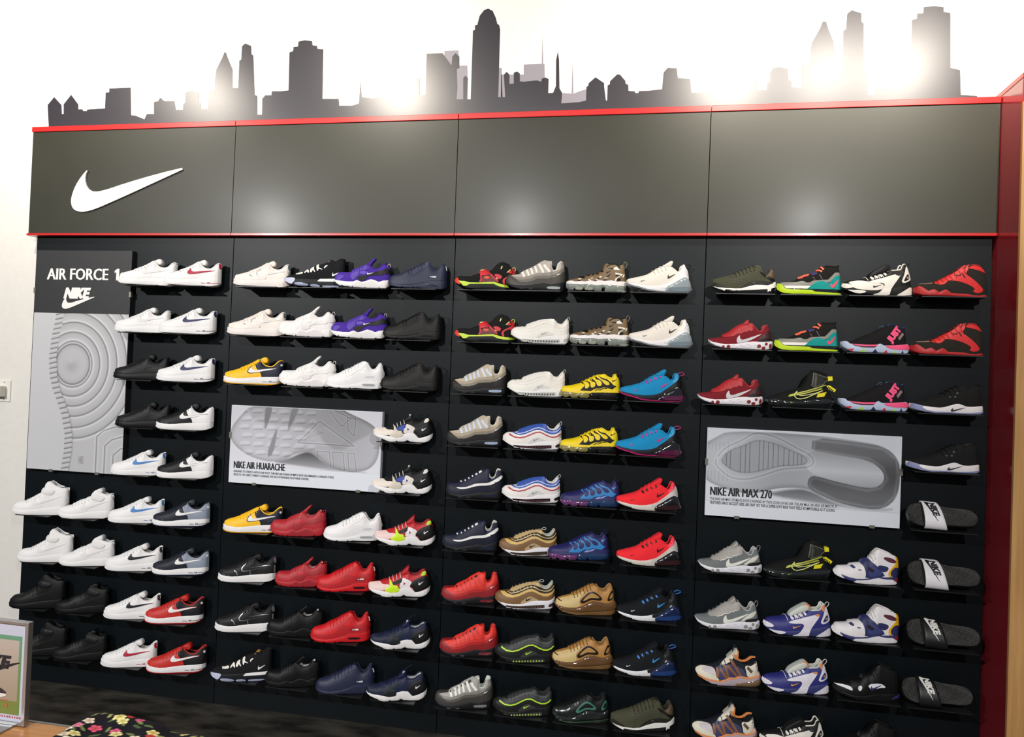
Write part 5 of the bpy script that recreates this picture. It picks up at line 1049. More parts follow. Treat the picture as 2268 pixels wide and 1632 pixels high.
# ------------------------------------------------------------------ skyline mural on the white wall
SKL = [(211,700),(211,465),(240,430),(272,465),(273,505),(282,505),(282,462),(315,420),(346,462),(346,484),(365,484),(368,492),(385,492),(385,485),(465,480),(468,410),(484,408),(484,392),(578,388),(580,510),(600,512),(640,528),(650,505),(682,505),(682,452),(700,448),(710,432),(728,448),(772,448),(778,486),(810,486),(812,460),(820,456),(822,410),(850,402),(880,410),(882,455),(888,455),(890,482),(920,482),(924,398),(950,398),(952,355),(958,308),(985,255),(994,232),(1000,232),(1008,255),(1030,308),(1030,390),(1055,390),(1060,268),(1068,265),(1072,205),(1086,192),(1112,203),(1114,240),(1122,245),(1126,365),(1128,420),(1140,425),(1140,508),(1160,508),(1162,437),(1175,422),(1202,422),(1204,404),(1240,404),(1278,400),(1282,232),(1298,226),(1300,208),(1320,206),(1322,184),(1350,178),(1382,182),(1384,200),(1404,203),(1406,216),(1432,218),(1428,438),(1500,438),(1502,468),(1560,468),(1590,458),(1596,360),(1602,430),(1650,436),(1720,425),(1800,415),(1820,348),(1858,348),(1858,420),(1884,420),(1890,238),(1960,235),(2000,290),(2004,250),(2018,235),(2034,250),(2034,300),(2022,305),(2025,390),(2020,440),(2052,440),(2052,345),(2062,335),(2072,345),(2066,440),(2085,440),(2095,135),(2104,132),(2104,112),(2114,110),(2125,70),(2145,44),(2163,38),(2182,48),(2196,80),(2202,105),(2210,110),(2215,130),(2206,430),(2238,430),(2232,330),(2245,318),(2256,330),(2256,372)]
SKR = [(8,370),(8,322),(22,316),(34,325),(34,360),(50,362),(110,356),(130,362),(132,348),(148,343),(162,350),(160,412),(182,412),(195,380),(196,265),(203,230),(208,265),(210,390),(222,412),(218,458),(300,452),(328,445),(330,385),(338,380),(340,368),(370,342),(408,368),(408,380),(416,445),(422,445),(424,378),(434,372),(434,360),(465,330),(478,330),(502,358),(504,372),(515,375),(516,402),(545,405),(546,412),(560,412),(562,403),(600,402),(665,395),(672,320),(690,300),(730,302),(735,345),(790,350),(795,410),(980,410),(1000,355),(1080,354),(1090,372),(1092,398),(1130,398),(1132,365),(1144,362),(1144,318),(1155,302),(1185,296),(1222,305),(1226,355),(1238,358),(1240,385),(1282,390),(1284,292),(1318,288),(1322,240),(1328,190),(1365,125),(1376,96),(1392,96),(1402,130),(1426,188),(1428,300),(1466,310),(1468,135),(1480,130),(1485,60),(1505,45),(1548,58),(1548,95),(1558,105),(1558,320),(1575,330),(1578,420),(1608,420),(1612,330),(1660,325),(1665,295),(1768,290),(1772,88),(1794,82),(1795,60),(1822,58),(1824,32),(1870,26),(1912,32),(1912,52),(1942,58),(1942,300),(1985,310),(1988,420),(2060,425),(2060,700)]
def mpt(x, y): p = wall_pt(x, y, WY-0.002); return (p[0], p[2])
sky = [mpt(x/2, y/2) for x, y in SKL]+[mpt(1134+x/2, y/2) for x, y in SKR]
zb = HC+1.3005
sky = [(x, max(z, zb)) for x, z in sky]
mur = empty('skyline_mural', (2.4, WY, HC+1.3)); tag(mur, 'dark grey city skyline mural on white wall above header', 'mural')
off = lambda P: [(x-2.4, z-HC-1.3) for x, z in P]
m_sky = M('#2c2930', 0.35, spec=0.6); m_far = M('#8f8b94', 0.5, spec=0.3)
prism('skyline', off(sky), -0.0022, -0.0008, m_sky, mur)
far = [[(1968,560),(1968,225),(2030,222),(2034,290),(2070,290),(2072,560)],[(2186,560),(2190,300),(2222,300),(2226,560)]]
for F_ in far: prism('far_building', off([(a, max(b, zb)) for a, b in [mpt(x/2, y/2) for x, y in F_]]), -0.0008, -0.0002, m_far, mur)
farR = [[(-50,560),(-48,330),(52,330),(52,285),(125,282),(132,282),(135,165),(138,282),(144,284),(146,560)],[(263,460),(268,272),(273,460)],[(170,560),(175,410),(230,412),(270,415),(310,400),(330,395),(330,560)]]
for i_, F_ in enumerate(farR): prism('far_building', off([(a, max(b, zb)) for a, b in [mpt(1134+x/2, y/2) for x, y in F_]]), -0.0008-0.0003*i_, -0.0002-0.00005*i_, m_far, mur)

# ------------------------------------------------------------------ posters: printed picture (colour per point) and lettering
def poly_mask(Pts, X, Y):
    c = np.zeros(X.shape, bool); n = len(Pts); j = n-1
    for i in range(n):
        xi, yi = Pts[i]; xj, yj = Pts[j]
        with np.errstate(divide='ignore', invalid='ignore'):
            t = ((yi > Y) != (yj > Y)) & (X < (xj-xi)*(Y-yi)/((yj-yi) if yj != yi else 1e-9)+xi)
        c ^= t; j = i
    return c
def seg_dist(Pts, X, Y):
    d = np.full(X.shape, 1e9)
    for (ax, ay), (bx, by) in zip(Pts[:-1], Pts[1:]):
        dx, dy = bx-ax, by-ay; t = np.clip(((X-ax)*dx+(Y-ay)*dy)/(dx*dx+dy*dy), 0, 1)
        d = np.minimum(d, np.hypot(X-ax-t*dx, Y-ay-t*dy))
    return d
def soft(Pts, X, Y, w=4.0, sm=2):
    Q = [tuple(q) for q in chaikin(Pts, sm)] if sm else list(Pts)
    d = seg_dist(Q+[Q[0]], X, Y); sd = np.where(poly_mask(Q, X, Y), d, -d)
    return np.clip(0.5+sd/w, 0, 1)
def mixv(b, v, m): return b*(1-m)+v*m
def print_mesh(name, w, h, nx, nz, fn, parent, x0, z0, y, mat):
    """flat print w x h metres; fn(X,Y) in 0..1 (Y down) -> grey or rgb 0..255"""
    gx, gz = np.meshgrid(np.linspace(0, 1, nx+1), np.linspace(0, 1, nz+1))
    col = fn(gx, gz)
    if col.ndim == 2: col = np.stack([col, col, col*1.01], -1)
    V = np.stack([x0+gx*w, np.full(gx.shape, y), z0-gz*h], -1).reshape(-1, 3)
    i = np.arange(nz)[:, None]*(nx+1)+np.arange(nx)[None, :]
    F = np.stack([i, i+nx+1, i+nx+2, i+1], -1).reshape(-1, 4)
    me = bpy.data.meshes.new(name); me.from_pydata(V.tolist(), [], F.tolist()); me.update()
    c = np.clip(col.reshape(-1, 3)/255, 0, 1); lin = np.where(c <= 0.04045, c/12.92, ((c+0.055)/1.055)**2.4)
    at = me.color_attributes.new('Col', 'FLOAT_COLOR', 'POINT')
    at.data.foreach_set('color', np.concatenate([lin, np.ones((len(lin), 1))], 1).astype(np.float32).ravel())
    return link(name, me, parent, mat)
m_print = vcol_mat('poster_print', 0.45)
m_clip = M('#8e8c80', 0.35, metal=0.6); m_wtxt = M('#f0eee9', 0.5); m_ktxt = M('#1b1c20', 0.5)
PY = -0.030
def poster(name, label, x0, z0, w, h, mat_back):
    e = empty(name, (x0, PY, z0)); tag(e, label, 'poster')
    box('board', (0, 0.0006, -h), (w, -PY, 0), mat_back, e, 0.001)
    return e
def clip(e, x, z, wx, wz): box('clip', (x-wx/2, -0.004, z-wz/2), (x+wx/2, 0.012, z+wz/2), m_clip, e, 0.001)

# --- tall board on the left
w1, h1 = 0.592, 1.197
p1 = poster('tall_poster', 'tall black and grey board titled AIR FORCE 1 at left', 0.032, HC+0.619, w1, h1, M('#232324', 0.5))
letters('title_letter', 'AIR FORCE', 0.075, 0.452, -0.160, -0.098, -0.0008, m_wtxt, p1, 0.0)
prism('title_letter', [(0.502, -0.160), (0.520, -0.160), (0.520, -0.098), (0.507, -0.098), (0.492, -0.109), (0.492, -0.121), (0.502, -0.116)], -0.0008, 0.0, m_wtxt, p1)
letters('logo_letter', 'NIKE', 0.185, 0.335, -0.262, -0.202, -0.0012, m_wtxt, p1, 0.05, 0.25)
tkp = [(0.175+0.215*a, -0.318+0.19*b) for a, b in chaikin(TICK, 1)]
prism('tick_logo', tkp, -0.0008, 0.0, m_wtxt, p1)
def pic1(X, Y):
    # measured frame of the printed part: 590 x 980 units
    x, y = X*590, Y*985
    g = np.full(X.shape, 196.0)+6*(1-X)
    cx, cy = 258, 318
    r = np.hypot((x-cx)/0.84, (y-cy))
    ex = np.interp(y, [0, 60, 140, 280, 400, 480, 560, 640, 760, 860, 985], [150, 145, 130, 118, 128, 150, 185, 215, 240, 240, 225])
    inside = x > ex+38
    gi = np.full(X.shape, 188.0)
    for rr in (125, 143, 200, 262, 325, 395, 462):
        d = r-rr; gi += -58*np.exp(-(d/5.0)**2)+22*np.exp(-((d-11)/7.0)**2)-8*np.exp(-((d+14)/12.0)**2)
    gi += -20*np.exp(-(np.hypot(x-cx+6, y-cy-12)/38)**2)+10*np.exp(-(np.hypot(x-cx+14, y-cy+20)/22)**2)
    # heel block with parallel ridges at the lower right
    for k in range(4):
        a = 430+k*52; b = 720+k*55
        dd = np.minimum(np.where(y > b+40-(x-a)*0.0, np.abs(x-a), 1e9), np.where(x > a+40, np.abs(y-b+ (x-a-40)*0.35), 1e9))
        corner = np.where((x >= a) & (x <= a+42) & (y <= b+42), np.abs((x-a)+(y-b)-40)/1.4, 1e9)
        dd = np.minimum(dd, corner)
        gi = np.where((y > 640+0.0*x) & (r > 400), gi-50*np.exp(-(dd/4.0)**2)+14*np.exp(-((dd-9)/5.0)**2), gi)
    g = np.where(inside, gi, g)
    band = (x > ex-10) & (x <= ex+38)
    ph = (y+0.25*(x-ex)) % 31
    g = np.where(band, 192-70*np.exp(-((ph-8)/4.5)**2)+10*np.exp(-((ph-18)/5)**2), g)
    g -= 25*np.exp(-((x-ex-40)/5)**2)*(y > 200)
    return g
print_mesh('printed_picture', w1-0.004, 0.852, 300, 430, pic1, p1, 0.002, -0.342, -0.0004, m_print)
wall_text('small_lettering', 'NIKE', 0.325, 0.355, -1.15, -1.11, -0.0009, M('#8c8a8c', 0.6), p1, 0.0)
clip(p1, 0.0, -0.22, 0.012, 0.03); clip(p1, w1, -0.235, 0.012, 0.03); clip(p1, 0.155, -h1, 0.022, 0.014); clip(p1, 0.44, -h1, 0.022, 0.014)

# --- two landscape boards
w2, h2 = 0.822, 0.398
p2 = poster('landscape_poster', 'white board with grey sole picture titled NIKE AIR HUARACHE', 1.247, HC-0.177, w2, h2, M('#dfe3ea', 0.5))
def pic2(X, Y):
    x, y = X*1400, Y*555
    g = 203+20*Y
    b = g*1.0
    S = [(-10,308),(80,408),(220,478),(380,508),(500,488),(620,418),(720,388),(820,418),(900,498),(1020,538),(1150,556),(1300,528),(1380,428),(1392,278),(1380,178),(1300,98),(1120,28),(1000,-30),(200,-30),(80,100),(5,200)]
    sh = soft([(380,505),(560,470),(700,395),(780,395),(900,490),(1150,552),(1320,545),(1100,560),(700,530)], x, y, 24)
    b = mixv(b, 78+90*np.clip((y-400)/140, 0, 1), sh)
    m = soft(S, x, y, 6)
    d = seg_dist([tuple(q) for q in chaikin(S, 2)], x, y)
    body = 174+12*np.sin(x/240+0.6)+14*Y-30*np.exp(-(d/26)**2)
    # tread blocks of the forefoot
    for k, yy in enumerate((18, 95, 172, 250, 328, 405)):
        for i in range(6):
            X0 = 70+i*128+(k % 2)*22+k*6
            q = [(X0, yy), (X0+92, yy-8), (X0+88, yy+38), (X0-4, yy+46)]
            mm = soft(q, x, y, 10, 1)*(x < 800)
            body = body+14*mm-34*soft([(a+5, c+34) for a, c in q[:2]]+[(q[1][0]+5, q[1][1]+48), (q[0][0]+3, q[0][1]+48)], x, y, 12, 1)*(x < 800)
    for q in ([(320,-30),(400,-30),(345,190),(318,215)], [(575,-30),(655,-30),(560,190),(536,215)], [(425,205),(450,200),(415,440),(345,470)]):
        body = mixv(body, 142, soft(q, x, y, 10, 1))
    tri = [(640,313),(835,108),(1165,318)]
    body = mixv(body, 178, 0.7*soft(tri, x, y, 6, 1)); body = body-34*np.exp(-(seg_dist(tri+[tri[0]], x, y)/5)**2)+14*np.exp(-((seg_dist(tri+[tri[0]], x, y)-10)/6)**2)
    tk = [(730+150*a, 262-150*c) for a, c in TICK]
    body = body-16*np.exp(-(seg_dist(tk+[tk[0]], x, y)/4)**2)
    for q in ([(822,385),(938,383),(958,528),(880,492),(838,440)], [(965,383),(1060,383),(1082,545),(985,525)], [(1105,383),(1165,383),(1190,548),(1125,552)], [(905,-30),(965,60),(1040,145),(1120,70)], [(1090,60),(1100,180),(1160,225),(1165,70)]):
        dd = seg_dist(q+[q[0]], x, y); body = body-38*np.exp(-(dd/4)**2)+12*np.exp(-((dd-8)/5)**2)
    v = soft([(170,-30),(1420,-30),(1420,150),(1180,260),(1060,370),(900,330),(800,170),(400,160),(180,120)], x, y, 30)
    body = body-22*v
    b = mixv(b, body, m)
    return np.stack([b, b*1.0, b*1.03], -1)
print_mesh('printed_picture', w2-0.004, 0.305, 480, 178, pic2, p2, 0.002, -0.002, -0.0004, m_print)
letters('title_letter', 'NIKE AIR HUARACHE', 0.028, 0.312, -0.322, -0.287, -0.0008, m_ktxt, p2, 0.0)
wall_text('body_lettering', "DESIGNED TO STRETCH WITH YOUR FOOT, THE NIKE AIR HUARACHE MEN'S SHOE HAS REMAINED A SNEAKER STAPLE", 0.028, 0.578, -0.3455, -0.3325, -0.0008, m_ktxt, p2, 0.01)
wall_text('body_lettering', 'SINCE ITS 1991 DEBUT, WHEN IT CHANGED THE FACE OF RUNNING FOOTWEAR FOREVER.', 0.028, 0.445, -0.3625, -0.3495, -0.0008, m_ktxt, p2, 0.01)
clip(p2, 0.0, -0.155, 0.012, 0.03); clip(p2, w2, -0.155, 0.012, 0.03); clip(p2, 0.145, -h2, 0.022, 0.014); clip(p2, 0.71, -h2, 0.022, 0.014)
p3 = poster('landscape_poster', 'white board with grey sole picture titled NIKE AIR MAX 270', 3.632, HC-0.176, w2, h2, M('#dfe3ea', 0.5))
def pic3(X, Y):
    x, y = X*1340, Y*500
    b = 214+6*Y
    S = [(-40,120),(60,60),(150,10),(730,12),(1050,40),(1220,62),(1322,140),(1340,250),(1322,400),(1240,478),(1120,490),(920,458),(770,400),(710,375),(600,375),(480,390),(370,428),(250,433),(120,408),(-40,348)]
    sh = soft([(400,432),(600,385),(720,380),(900,460),(1120,492),(1330,470),(1200,500),(800,470)], x, y, 22)
    b = mixv(b, 100+70*np.clip((y-380)/110, 0, 1), sh)
    m = soft(S, x, y, 6); d = seg_dist([tuple(q) for q in chaikin(S, 2)], x, y)
    body = 176+12*np.sin(x/150+1)-26*np.exp(-(d/20)**2)
    dark = [(738,30),(1018,46),(1230,70),(1325,140),(1338,255),(1318,400),(1238,478),(1118,488),(918,458),(768,398),(712,360),(722,300),(770,285),(918,318),(1118,348),(1200,328),(1235,278),(1208,218),(1118,168),(918,148),(735,128)]
    dk = soft(dark, x, y, 7, 1); dd = seg_dist(dark+[dark[0]], x, y)
    body = mixv(body, 92+16*np.sin(y/55)+26*np.exp(-((dd-16)/10)**2), dk)
    inner = [(690,110),(918,140),(1118,160),(1210,215),(1238,278),(1200,335),(1118,350),(918,318),(700,270)]
    body = mixv(body, 158+38*np.clip(1-np.abs(y-250)/110, 0, 1), soft(inner, x, y, 8))
    lens = [(95,215),(160,145),(260,110),(330,70),(400,68),(500,90),(600,130),(690,160),(712,200),(660,222),(520,230),(400,270),(300,295),(200,290),(130,250)]
    out = [(395+(a-395)*1.15, 185+(c-185)*1.42) for a, c in lens]
    do = seg_dist([tuple(q) for q in chaikin(out, 2)], x, y); body = body-24*np.exp(-(do/5)**2)+14*np.exp(-((do-10)/6)**2)
    ml = soft(lens, x, y, 6); body = mixv(body, 158, ml)
    dl = seg_dist([tuple(q) for q in chaikin(lens, 2)], x, y); body = body-30*np.exp(-(dl/4)**2)
    for xl in (140,168,240,275,305,372,402,436,470,505,545,580,612,640,668): body = body-62*ml*np.exp(-((x-xl)/2.4)**2)
    for xl in (10,34,60,90,120,150): body = body-24*np.exp(-((x-xl)/2.2)**2)*((y > 90)&(y < 150)|(y > 290)&(y < 360))
    b = mixv(b, body, m)
    return np.stack([b*0.985, b, b*1.035], -1)
print_mesh('printed_picture', w2-0.004, 0.330, 480, 190, pic3, p3, 0.002, -0.002, -0.0004, m_print)
letters('title_letter', 'NIKE AIR MAX 270', 0.022, 0.288, -0.305, -0.267, -0.0008, m_ktxt, p3, 0.0)
wall_text('body_lettering', "THE NIKE AIR MAX 270 MEN'S SHOE IS INSPIRED BY TWO ICONS OF BIG AIR: THE AIR MAX 180 AND AIR MAX 93. IT", 0.022, 0.565, -0.3275, -0.3145, -0.0008, m_ktxt, p3, 0.01)
wall_text('body_lettering', "FEATURES NIKE'S BIGGEST HEEL AIR UNIT YET FOR A SUPER-SOFT RIDE THAT FEELS AS IMPOSSIBLE AS IT LOOKS.", 0.022, 0.556, -0.3445, -0.3315, -0.0008, m_ktxt, p3, 0.01)
clip(p3, 0.0, -0.155, 0.012, 0.03); clip(p3, w2, -0.155, 0.012, 0.03); clip(p3, 0.14, -h2, 0.022, 0.014); clip(p3, 0.71, -h2, 0.022, 0.014)

# ------------------------------------------------------------------ shelves and shoes
m_shelf = M('#1a1b1c', 0.38, spec=0.5)
_shelf_me = None
def shelf(pan, row, slot, X):
    global _shelf_me
    if _shelf_me is None:
        V = []; w, d, t = 0.126, 0.126, 0.004
        pr = [(0.0, 0.030), (0.0, -t), (-d, -t), (-d, 0.0), (-0.004, 0.0), (-0.004, 0.030)]   # side profile: plate with a turned-up back
        for xx in (-w, w):
            for (yy, zz) in pr: V.append((xx*(0.90 if yy > -0.01 else 1.0), yy, zz))
        n = len(pr); F = [[0, 1, 4, 5][::-1], [1, 2, 3, 4][::-1], [n+0, n+1, n+4, n+5], [n+1, n+2, n+3, n+4]]+[[i, (i+1) % n, (i+1) % n+n, i+n] for i in range(n)]
        _shelf_me = mesh('shoe_shelf', V, F)
        bm = bmesh.new(); bm.from_mesh(_shelf_me); bmesh.ops.recalc_face_normals(bm, faces=bm.faces[:]); bm.to_mesh(_shelf_me); bm.free()
    o = link('shoe_shelf', _shelf_me, None, m_shelf); o.location = (X, -0.0004, ROWZ[row]); o.scale = ((0.80, 0.88, 1.0, 1.0)[pan], 1, 1)
    tag(o, 'thin black ledge %s from left on %s, %s' % (ORD[slot], ROWN[row].replace('shelf', 'row'), PANN[pan]), 'shelf', 'shoe ledges of the display wall')
    return o
_model_cache = {}; _cw_cache = {}
ON_SOLE = set('outsole sole_line air_unit air_pod air_window air_pillar air_window_frame sole_pod sole_groove sole_panel sole_overlay sole_triangle sole_toe sole_heel sole_tick midsole midsole_wall midsole_stripe midsole_strip midsole_line outsole_edge heel_wall side_tread heel_block heel_strip'.split())
def shoe_root(cname):
    """first use builds the colourway; afterwards copies of root and parts"""
    model, oname, desc, cols = C[cname]
    if cname not in _cw_cache:
        if model not in _model_cache: _model_cache[model] = model_parts(P[model])
        parts = []; zlo = min(v.co.z for _, key, me, _s in _model_cache[model] if key in cols for v in me.vertices)
        for nm, key, me, sm in _model_cache[model]:
            if key not in cols: continue
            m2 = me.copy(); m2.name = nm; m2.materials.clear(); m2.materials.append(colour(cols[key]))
            if sm: m2.polygons.foreach_set('use_smooth', [True]*len(m2.polygons))
            m2.transform(Matrix.Translation((-L0/2, 0, -zlo)))
            parts.append((nm, m2))
        _cw_cache[cname] = parts
    root = bpy.data.objects.new(oname, None); COL.objects.link(root); root.empty_display_size = 0.02
    sole = None
    for nm, me in _cw_cache[cname]:
        o = bpy.data.objects.new(nm, me); COL.objects.link(o)
        if nm == 'sole': sole = o
        o.parent = sole if nm in ON_SOLE and nm != 'sole' else root
    return root
for pan, row, slot, cname, tx, hx in SHOES:
    yw = math.radians(YAW_OF[(pan, row, slot)]) if (pan, row, slot) in YAW_OF else YAWS[pan]
    X, s = solve_place(tx, hx, ROWZ[row], yw)
    r = shoe_root(cname); r.location = (X, YC, ROWZ[row]+0.0016); r.rotation_euler = (0, 0, yw); r.scale = (s, s, s)
    tag(r, '%s on %s, %s' % (C[cname][2], ROWN[row], PANN[pan]), 'shoe', 'shoes on the display wall')
    shelf(pan, row, slot, X+(-0.010, -0.006, 0.0, 0.004)[pan])

# ------------------------------------------------------------------ slide sandals, leaning back so their footbeds face the shop
m_foot = bpy.data.materials.new('black_rubber_footbed'); m_foot.use_nodes = True
_nt = m_foot.node_tree; _b = _nt.nodes['Principled BSDF']; _b.inputs['Base Color'].default_value = (*srgb('#232321'), 1); _b.inputs['Roughness'].default_value = 0.45
_tc = _nt.nodes.new('ShaderNodeTexCoord'); _v = _nt.nodes.new('ShaderNodeTexVoronoi'); _bp = _nt.nodes.new('ShaderNodeBump'); _v.inputs['Scale'].default_value = 210; _v.inputs['Randomness'].default_value = 0.12
_bp.inputs['Strength'].default_value = 0.7; _bp.inputs['Distance'].default_value = 0.003; _bp.invert = True
_nt.links.new(_tc.outputs['Object'], _v.inputs['Vector']); _nt.links.new(_v.outputs['Distance'], _bp.inputs['Height']); _nt.links.new(_bp.outputs['Normal'], _b.inputs['Normal'])
m_blk = M('#1d1d1c', 0.42)
def slide_meshes():
    US = [0, .01, .03, .07, .12, .2, .3, .4, .5, .6, .7, .8, .88, .94, .98, 1.0]
    wf = [0, .018, .032, .044, .051, .056, .056, .052, .047, .044, .043, .043, .040, .033, .019, 0]
    rows, bed = [], []
    for u, w in zip(US, wf):
        x = (u-0.5)*L0; zt = 0.020+0.010*u+0.006*math.exp(-((u-0.02)/0.08)**2)
        rows.append([(x, 0, 0), (x, -w*.95, 0), (x, -w, 0.006), (x, -w, zt), (x, -w*.97, zt+0.004), (x, -w*.92, zt+0.003), (x, 0, zt-0.001), (x, w*.92, zt+0.003), (x, w*.97, zt+0.004), (x, w, zt), (x, w, 0.006), (x, w*.95, 0)])
        bed.append([(x, -w*.91*f, zt+0.0035*abs(f)+0.0004) for f in (-1, -.6, -.2, .2, .6, 1)])
    sole = grid_mesh('sole', rows, True); foot = grid_mesh('footbed', bed)
    # strap: arch across the foot, slanting towards the heel on the near side
    def S(a, t, o=0.0):
        th = math.pi*t; yy = 0.060*math.cos(th)+0.0; zz = 0.014+0.036*math.sin(th)**0.7
        u = (0.20+0.03*t)*(1-a)+(0.40+0.155*t)*a
        nrm = Vector((0, math.cos(th), max(math.sin(th), 0.05))).normalized()
        return Vector(((u-0.5)*L0, yy, zz))+nrm*o
    n, k = 24, 10; V, F = [], []
    for lay, o in ((0, 0.0), (1, 0.006)):
        for i in range(n+1):
            for j in range(k+1): V.append(S(j/k, i/n, o))
    N = (n+1)*(k+1); idx = lambda l, i, j: l*N+i*(k+1)+j
    for i in range(n):
        for j in range(k):
            F.append([idx(1, i, j), idx(1, i, j+1), idx(1, i+1, j+1), idx(1, i+1, j)]); F.append([idx(0, i, j), idx(0, i+1, j), idx(0, i+1, j+1), idx(0, i, j+1)])
        F.append([idx(0, i, 0), idx(1, i, 0), idx(1, i+1, 0), idx(0, i+1, 0)]); F.append([idx(0, i, k), idx(0, i+1, k), idx(1, i+1, k), idx(1, i, k)])
    for j in range(k):
        F.append([idx(0, 0, j), idx(0, 0, j+1), idx(1, 0, j+1), idx(1, 0, j)]); F.append([idx(0, n, j), idx(1, n, j), idx(1, n, j+1), idx(0, n, j+1)])
    st = mesh('strap', V, F); bm = bmesh.new(); bm.from_mesh(st); bmesh.ops.recalc_face_normals(bm, faces=bm.faces[:]); bm.to_mesh(st); bm.free()
    # lettering reads down the strap (from far edge to near edge), letter tops towards the heel
    Vt, Ft = text_mesh('NIKE', 0.06)
    def T(p, q, o): return S(0.40+0.38*q+0.12*p*0.3, 0.24+0.34*p, o)
    txt = mesh('lettering', [T(a, b, 0.0068) for a, b in Vt], Ft)
    tkv = [Vector(p) for p in chaikin(TICK, 1)]
    r = delaunay_2d_cdt(tkv+[Vector((x*0.03, y*0.03)) for x in range(34) for y in range(14) if in_poly([tuple(p) for p in tkv], x*0.03, y*0.03)], [], [list(range(len(tkv)))], 1, 1e-6)
    tkm = mesh('tick_logo', [S(0.14+1.0*b+0.16*a, 0.20+0.55*a, 0.0066) for a, b in r[0]], [list(f) for f in r[2]])
    return sole, foot, st, txt, tkm
_sl = None
for pan, row, slot, colr, tx, hx in SLIDES:
    if _sl is None: _sl = slide_meshes()
    X, s = solve_place(tx, hx, ROWZ[row], 0.0)
    e = empty('slide_sandal', (X, -0.072, ROWZ[row]+0.049), 0.0, s); e.rotation_euler = (math.radians(57), math.radians(2.0), 0)
    sm, fm, st, tm, km = [m.copy() for m in _sl]
    o = link('sole', sm, e, m_blk, True); link('footbed', fm, o, m_foot, True)
    sp_ = link('strap', st, e, M('#ebe8ea', 0.45) if colr == 'white' else M('#171717', 0.4), True)
    ink = M('#1a1a1a', 0.5) if colr == 'white' else M('#e9e8e0', 0.5)
    link('lettering', tm, sp_, ink); link('tick_logo', km, sp_, ink)
    tag(e, 'black rubber slide with %s branded strap on %s, %s' % (colr, ROWN[row], PANN[pan]), 'sandal', 'slide sandals on the rightmost panel')
    shelf(pan, row, slot, X+0.004)

# ------------------------------------------------------------------ wall outlet with a plug-in adapter
wo = empty('wall_outlet', (-0.205, WY, HC-0.163)); tag(wo, 'white wall outlet with plug-in adapter left of display', 'outlet')
m_pl = M('#e9e6dd', 0.4)
box('cover_plate', (-0.036, -0.006, -0.06), (0.042, 0.0, 0.06), m_pl, wo, 0.002)
box('plug_adapter', (-0.05, -0.048, -0.032), (0.016, -0.006, 0.028), M('#dcd8cd', 0.45), wo, 0.005)
for z in (0.048, -0.048):
    box('plate_screw', (0.0, -0.0075, z-0.003), (0.006, -0.005, z+0.003), M('#b8b4aa', 0.4, metal=0.5), wo)

# ------------------------------------------------------------------ table, sign holder, floral shirt in the foreground
TZ = 0.80
tb = empty('display_table', (1.55, -2.42, 0)); tag(tb, 'light oak display table in the bottom left foreground', 'table')
m_oak = plane_noise_mat('oak', '#a8713c', '#c18a4e', 5, 0.4, stretch=(0.5, 9, 9), detail=6)
box('table_top', (-0.75, -0.45, TZ-0.035), (0.86, 0.515, TZ), m_oak, tb, 0.003)
box('edge_strip', (-0.75, 0.515, TZ-0.035), (0.86, 0.522, TZ+0.0005), M('#8a8a86', 0.35, metal=0.6), tb)
for a in (-0.7, 0.80):
    for b in (-0.4, 0.46): box('leg', (a-0.02, b-0.02, 0), (a+0.02, b+0.02, TZ-0.035), M('#3a3a3a', 0.4, metal=0.7), tb, 0.002)
# sign holder
SH = (1.868, -1.935, TZ)
sh = empty('sign_holder', SH); tag(sh, 'silver framed tabletop sign with green bordered print, left foreground', 'sign')
m_sil = M('#a7a8aa', 0.3, metal=0.8)
HS, WS = 0.266, 0.205
box('frame_bar', (-0.010, -0.008, 0.004), (0.0, 0.008, HS), m_sil, sh, 0.001)
box('frame_bar', (-WS, -0.008, 0.004), (-WS+0.010, 0.008, HS), m_sil, sh, 0.001)
box('frame_bar', (-WS+0.010, -0.008, HS-0.008), (-0.010, 0.008, HS), m_sil, sh, 0.001)
box('frame_bar', (-WS+0.010, -0.008, 0.004), (-0.010, 0.008, 0.012), m_sil, sh, 0.001)
box('base_plate', (-WS, -0.06, 0.0), (-0.03, 0.03, 0.004), m_sil, sh, 0.001)
def pics(X, Y):
    w, h = WS-0.020, HS-0.020
    x, y = X*w, Y*h
    c = np.zeros(X.shape+(3,)); c[:] = (186, 190, 206)
    grn = (x > 0.012) & (x < w-0.010) & (y > 0.030) & (y < h-0.016)
    t = np.clip(y/h, 0, 1)[..., None]
    c = np.where(grn[..., None], (np.array([96, 150, 126])*(1-t)+np.array([104, 122, 48])*t), c)
    inn = (x > 0.022) & (x < w-0.019) & (y > 0.042) & (y < h-0.050)
    c = np.where(inn[..., None], np.array([182, 172, 166])*(1-t)+np.array([146, 128, 104])*t, c)
    low = (y > h-0.050) & grn & (x > 0.022) & (x < w-0.019)
    c = np.where(low[..., None], np.array([112, 124, 56]), c)
    foot = (y > h-0.012) & (y < h-0.007) & ((x*400).astype(int) % 3 != 0) & (x > 0.02)
    c = np.where(foot[..., None], np.array([170, 60, 70]), c)
    return c
print_mesh('printed_sheet', WS-0.020, HS-0.020, 130, 150, pics, sh, -WS+0.010, HS-0.008, -0.003, m_print)
m_ink = M('#1c1d24', 0.5); m_rt = M('#a8603a', 0.5)
letters('sign_letter', 'NIKE', -0.160, -0.060, 0.142, 0.176, -0.0036, m_ink, sh, 0.05, 0.25)
prism('tick_logo', [(-0.165+0.150*a, 0.115+0.13*b) for a, b in chaikin(TICK, 1)], -0.0036, -0.0031, m_ink, sh)
shp = [(-0.160,0.078),(-0.150,0.072),(-0.075,0.071),(-0.062,0.076),(-0.062,0.083),(-0.078,0.092),(-0.090,0.090),(-0.105,0.098),(-0.115,0.097),(-0.135,0.086),(-0.155,0.083)]
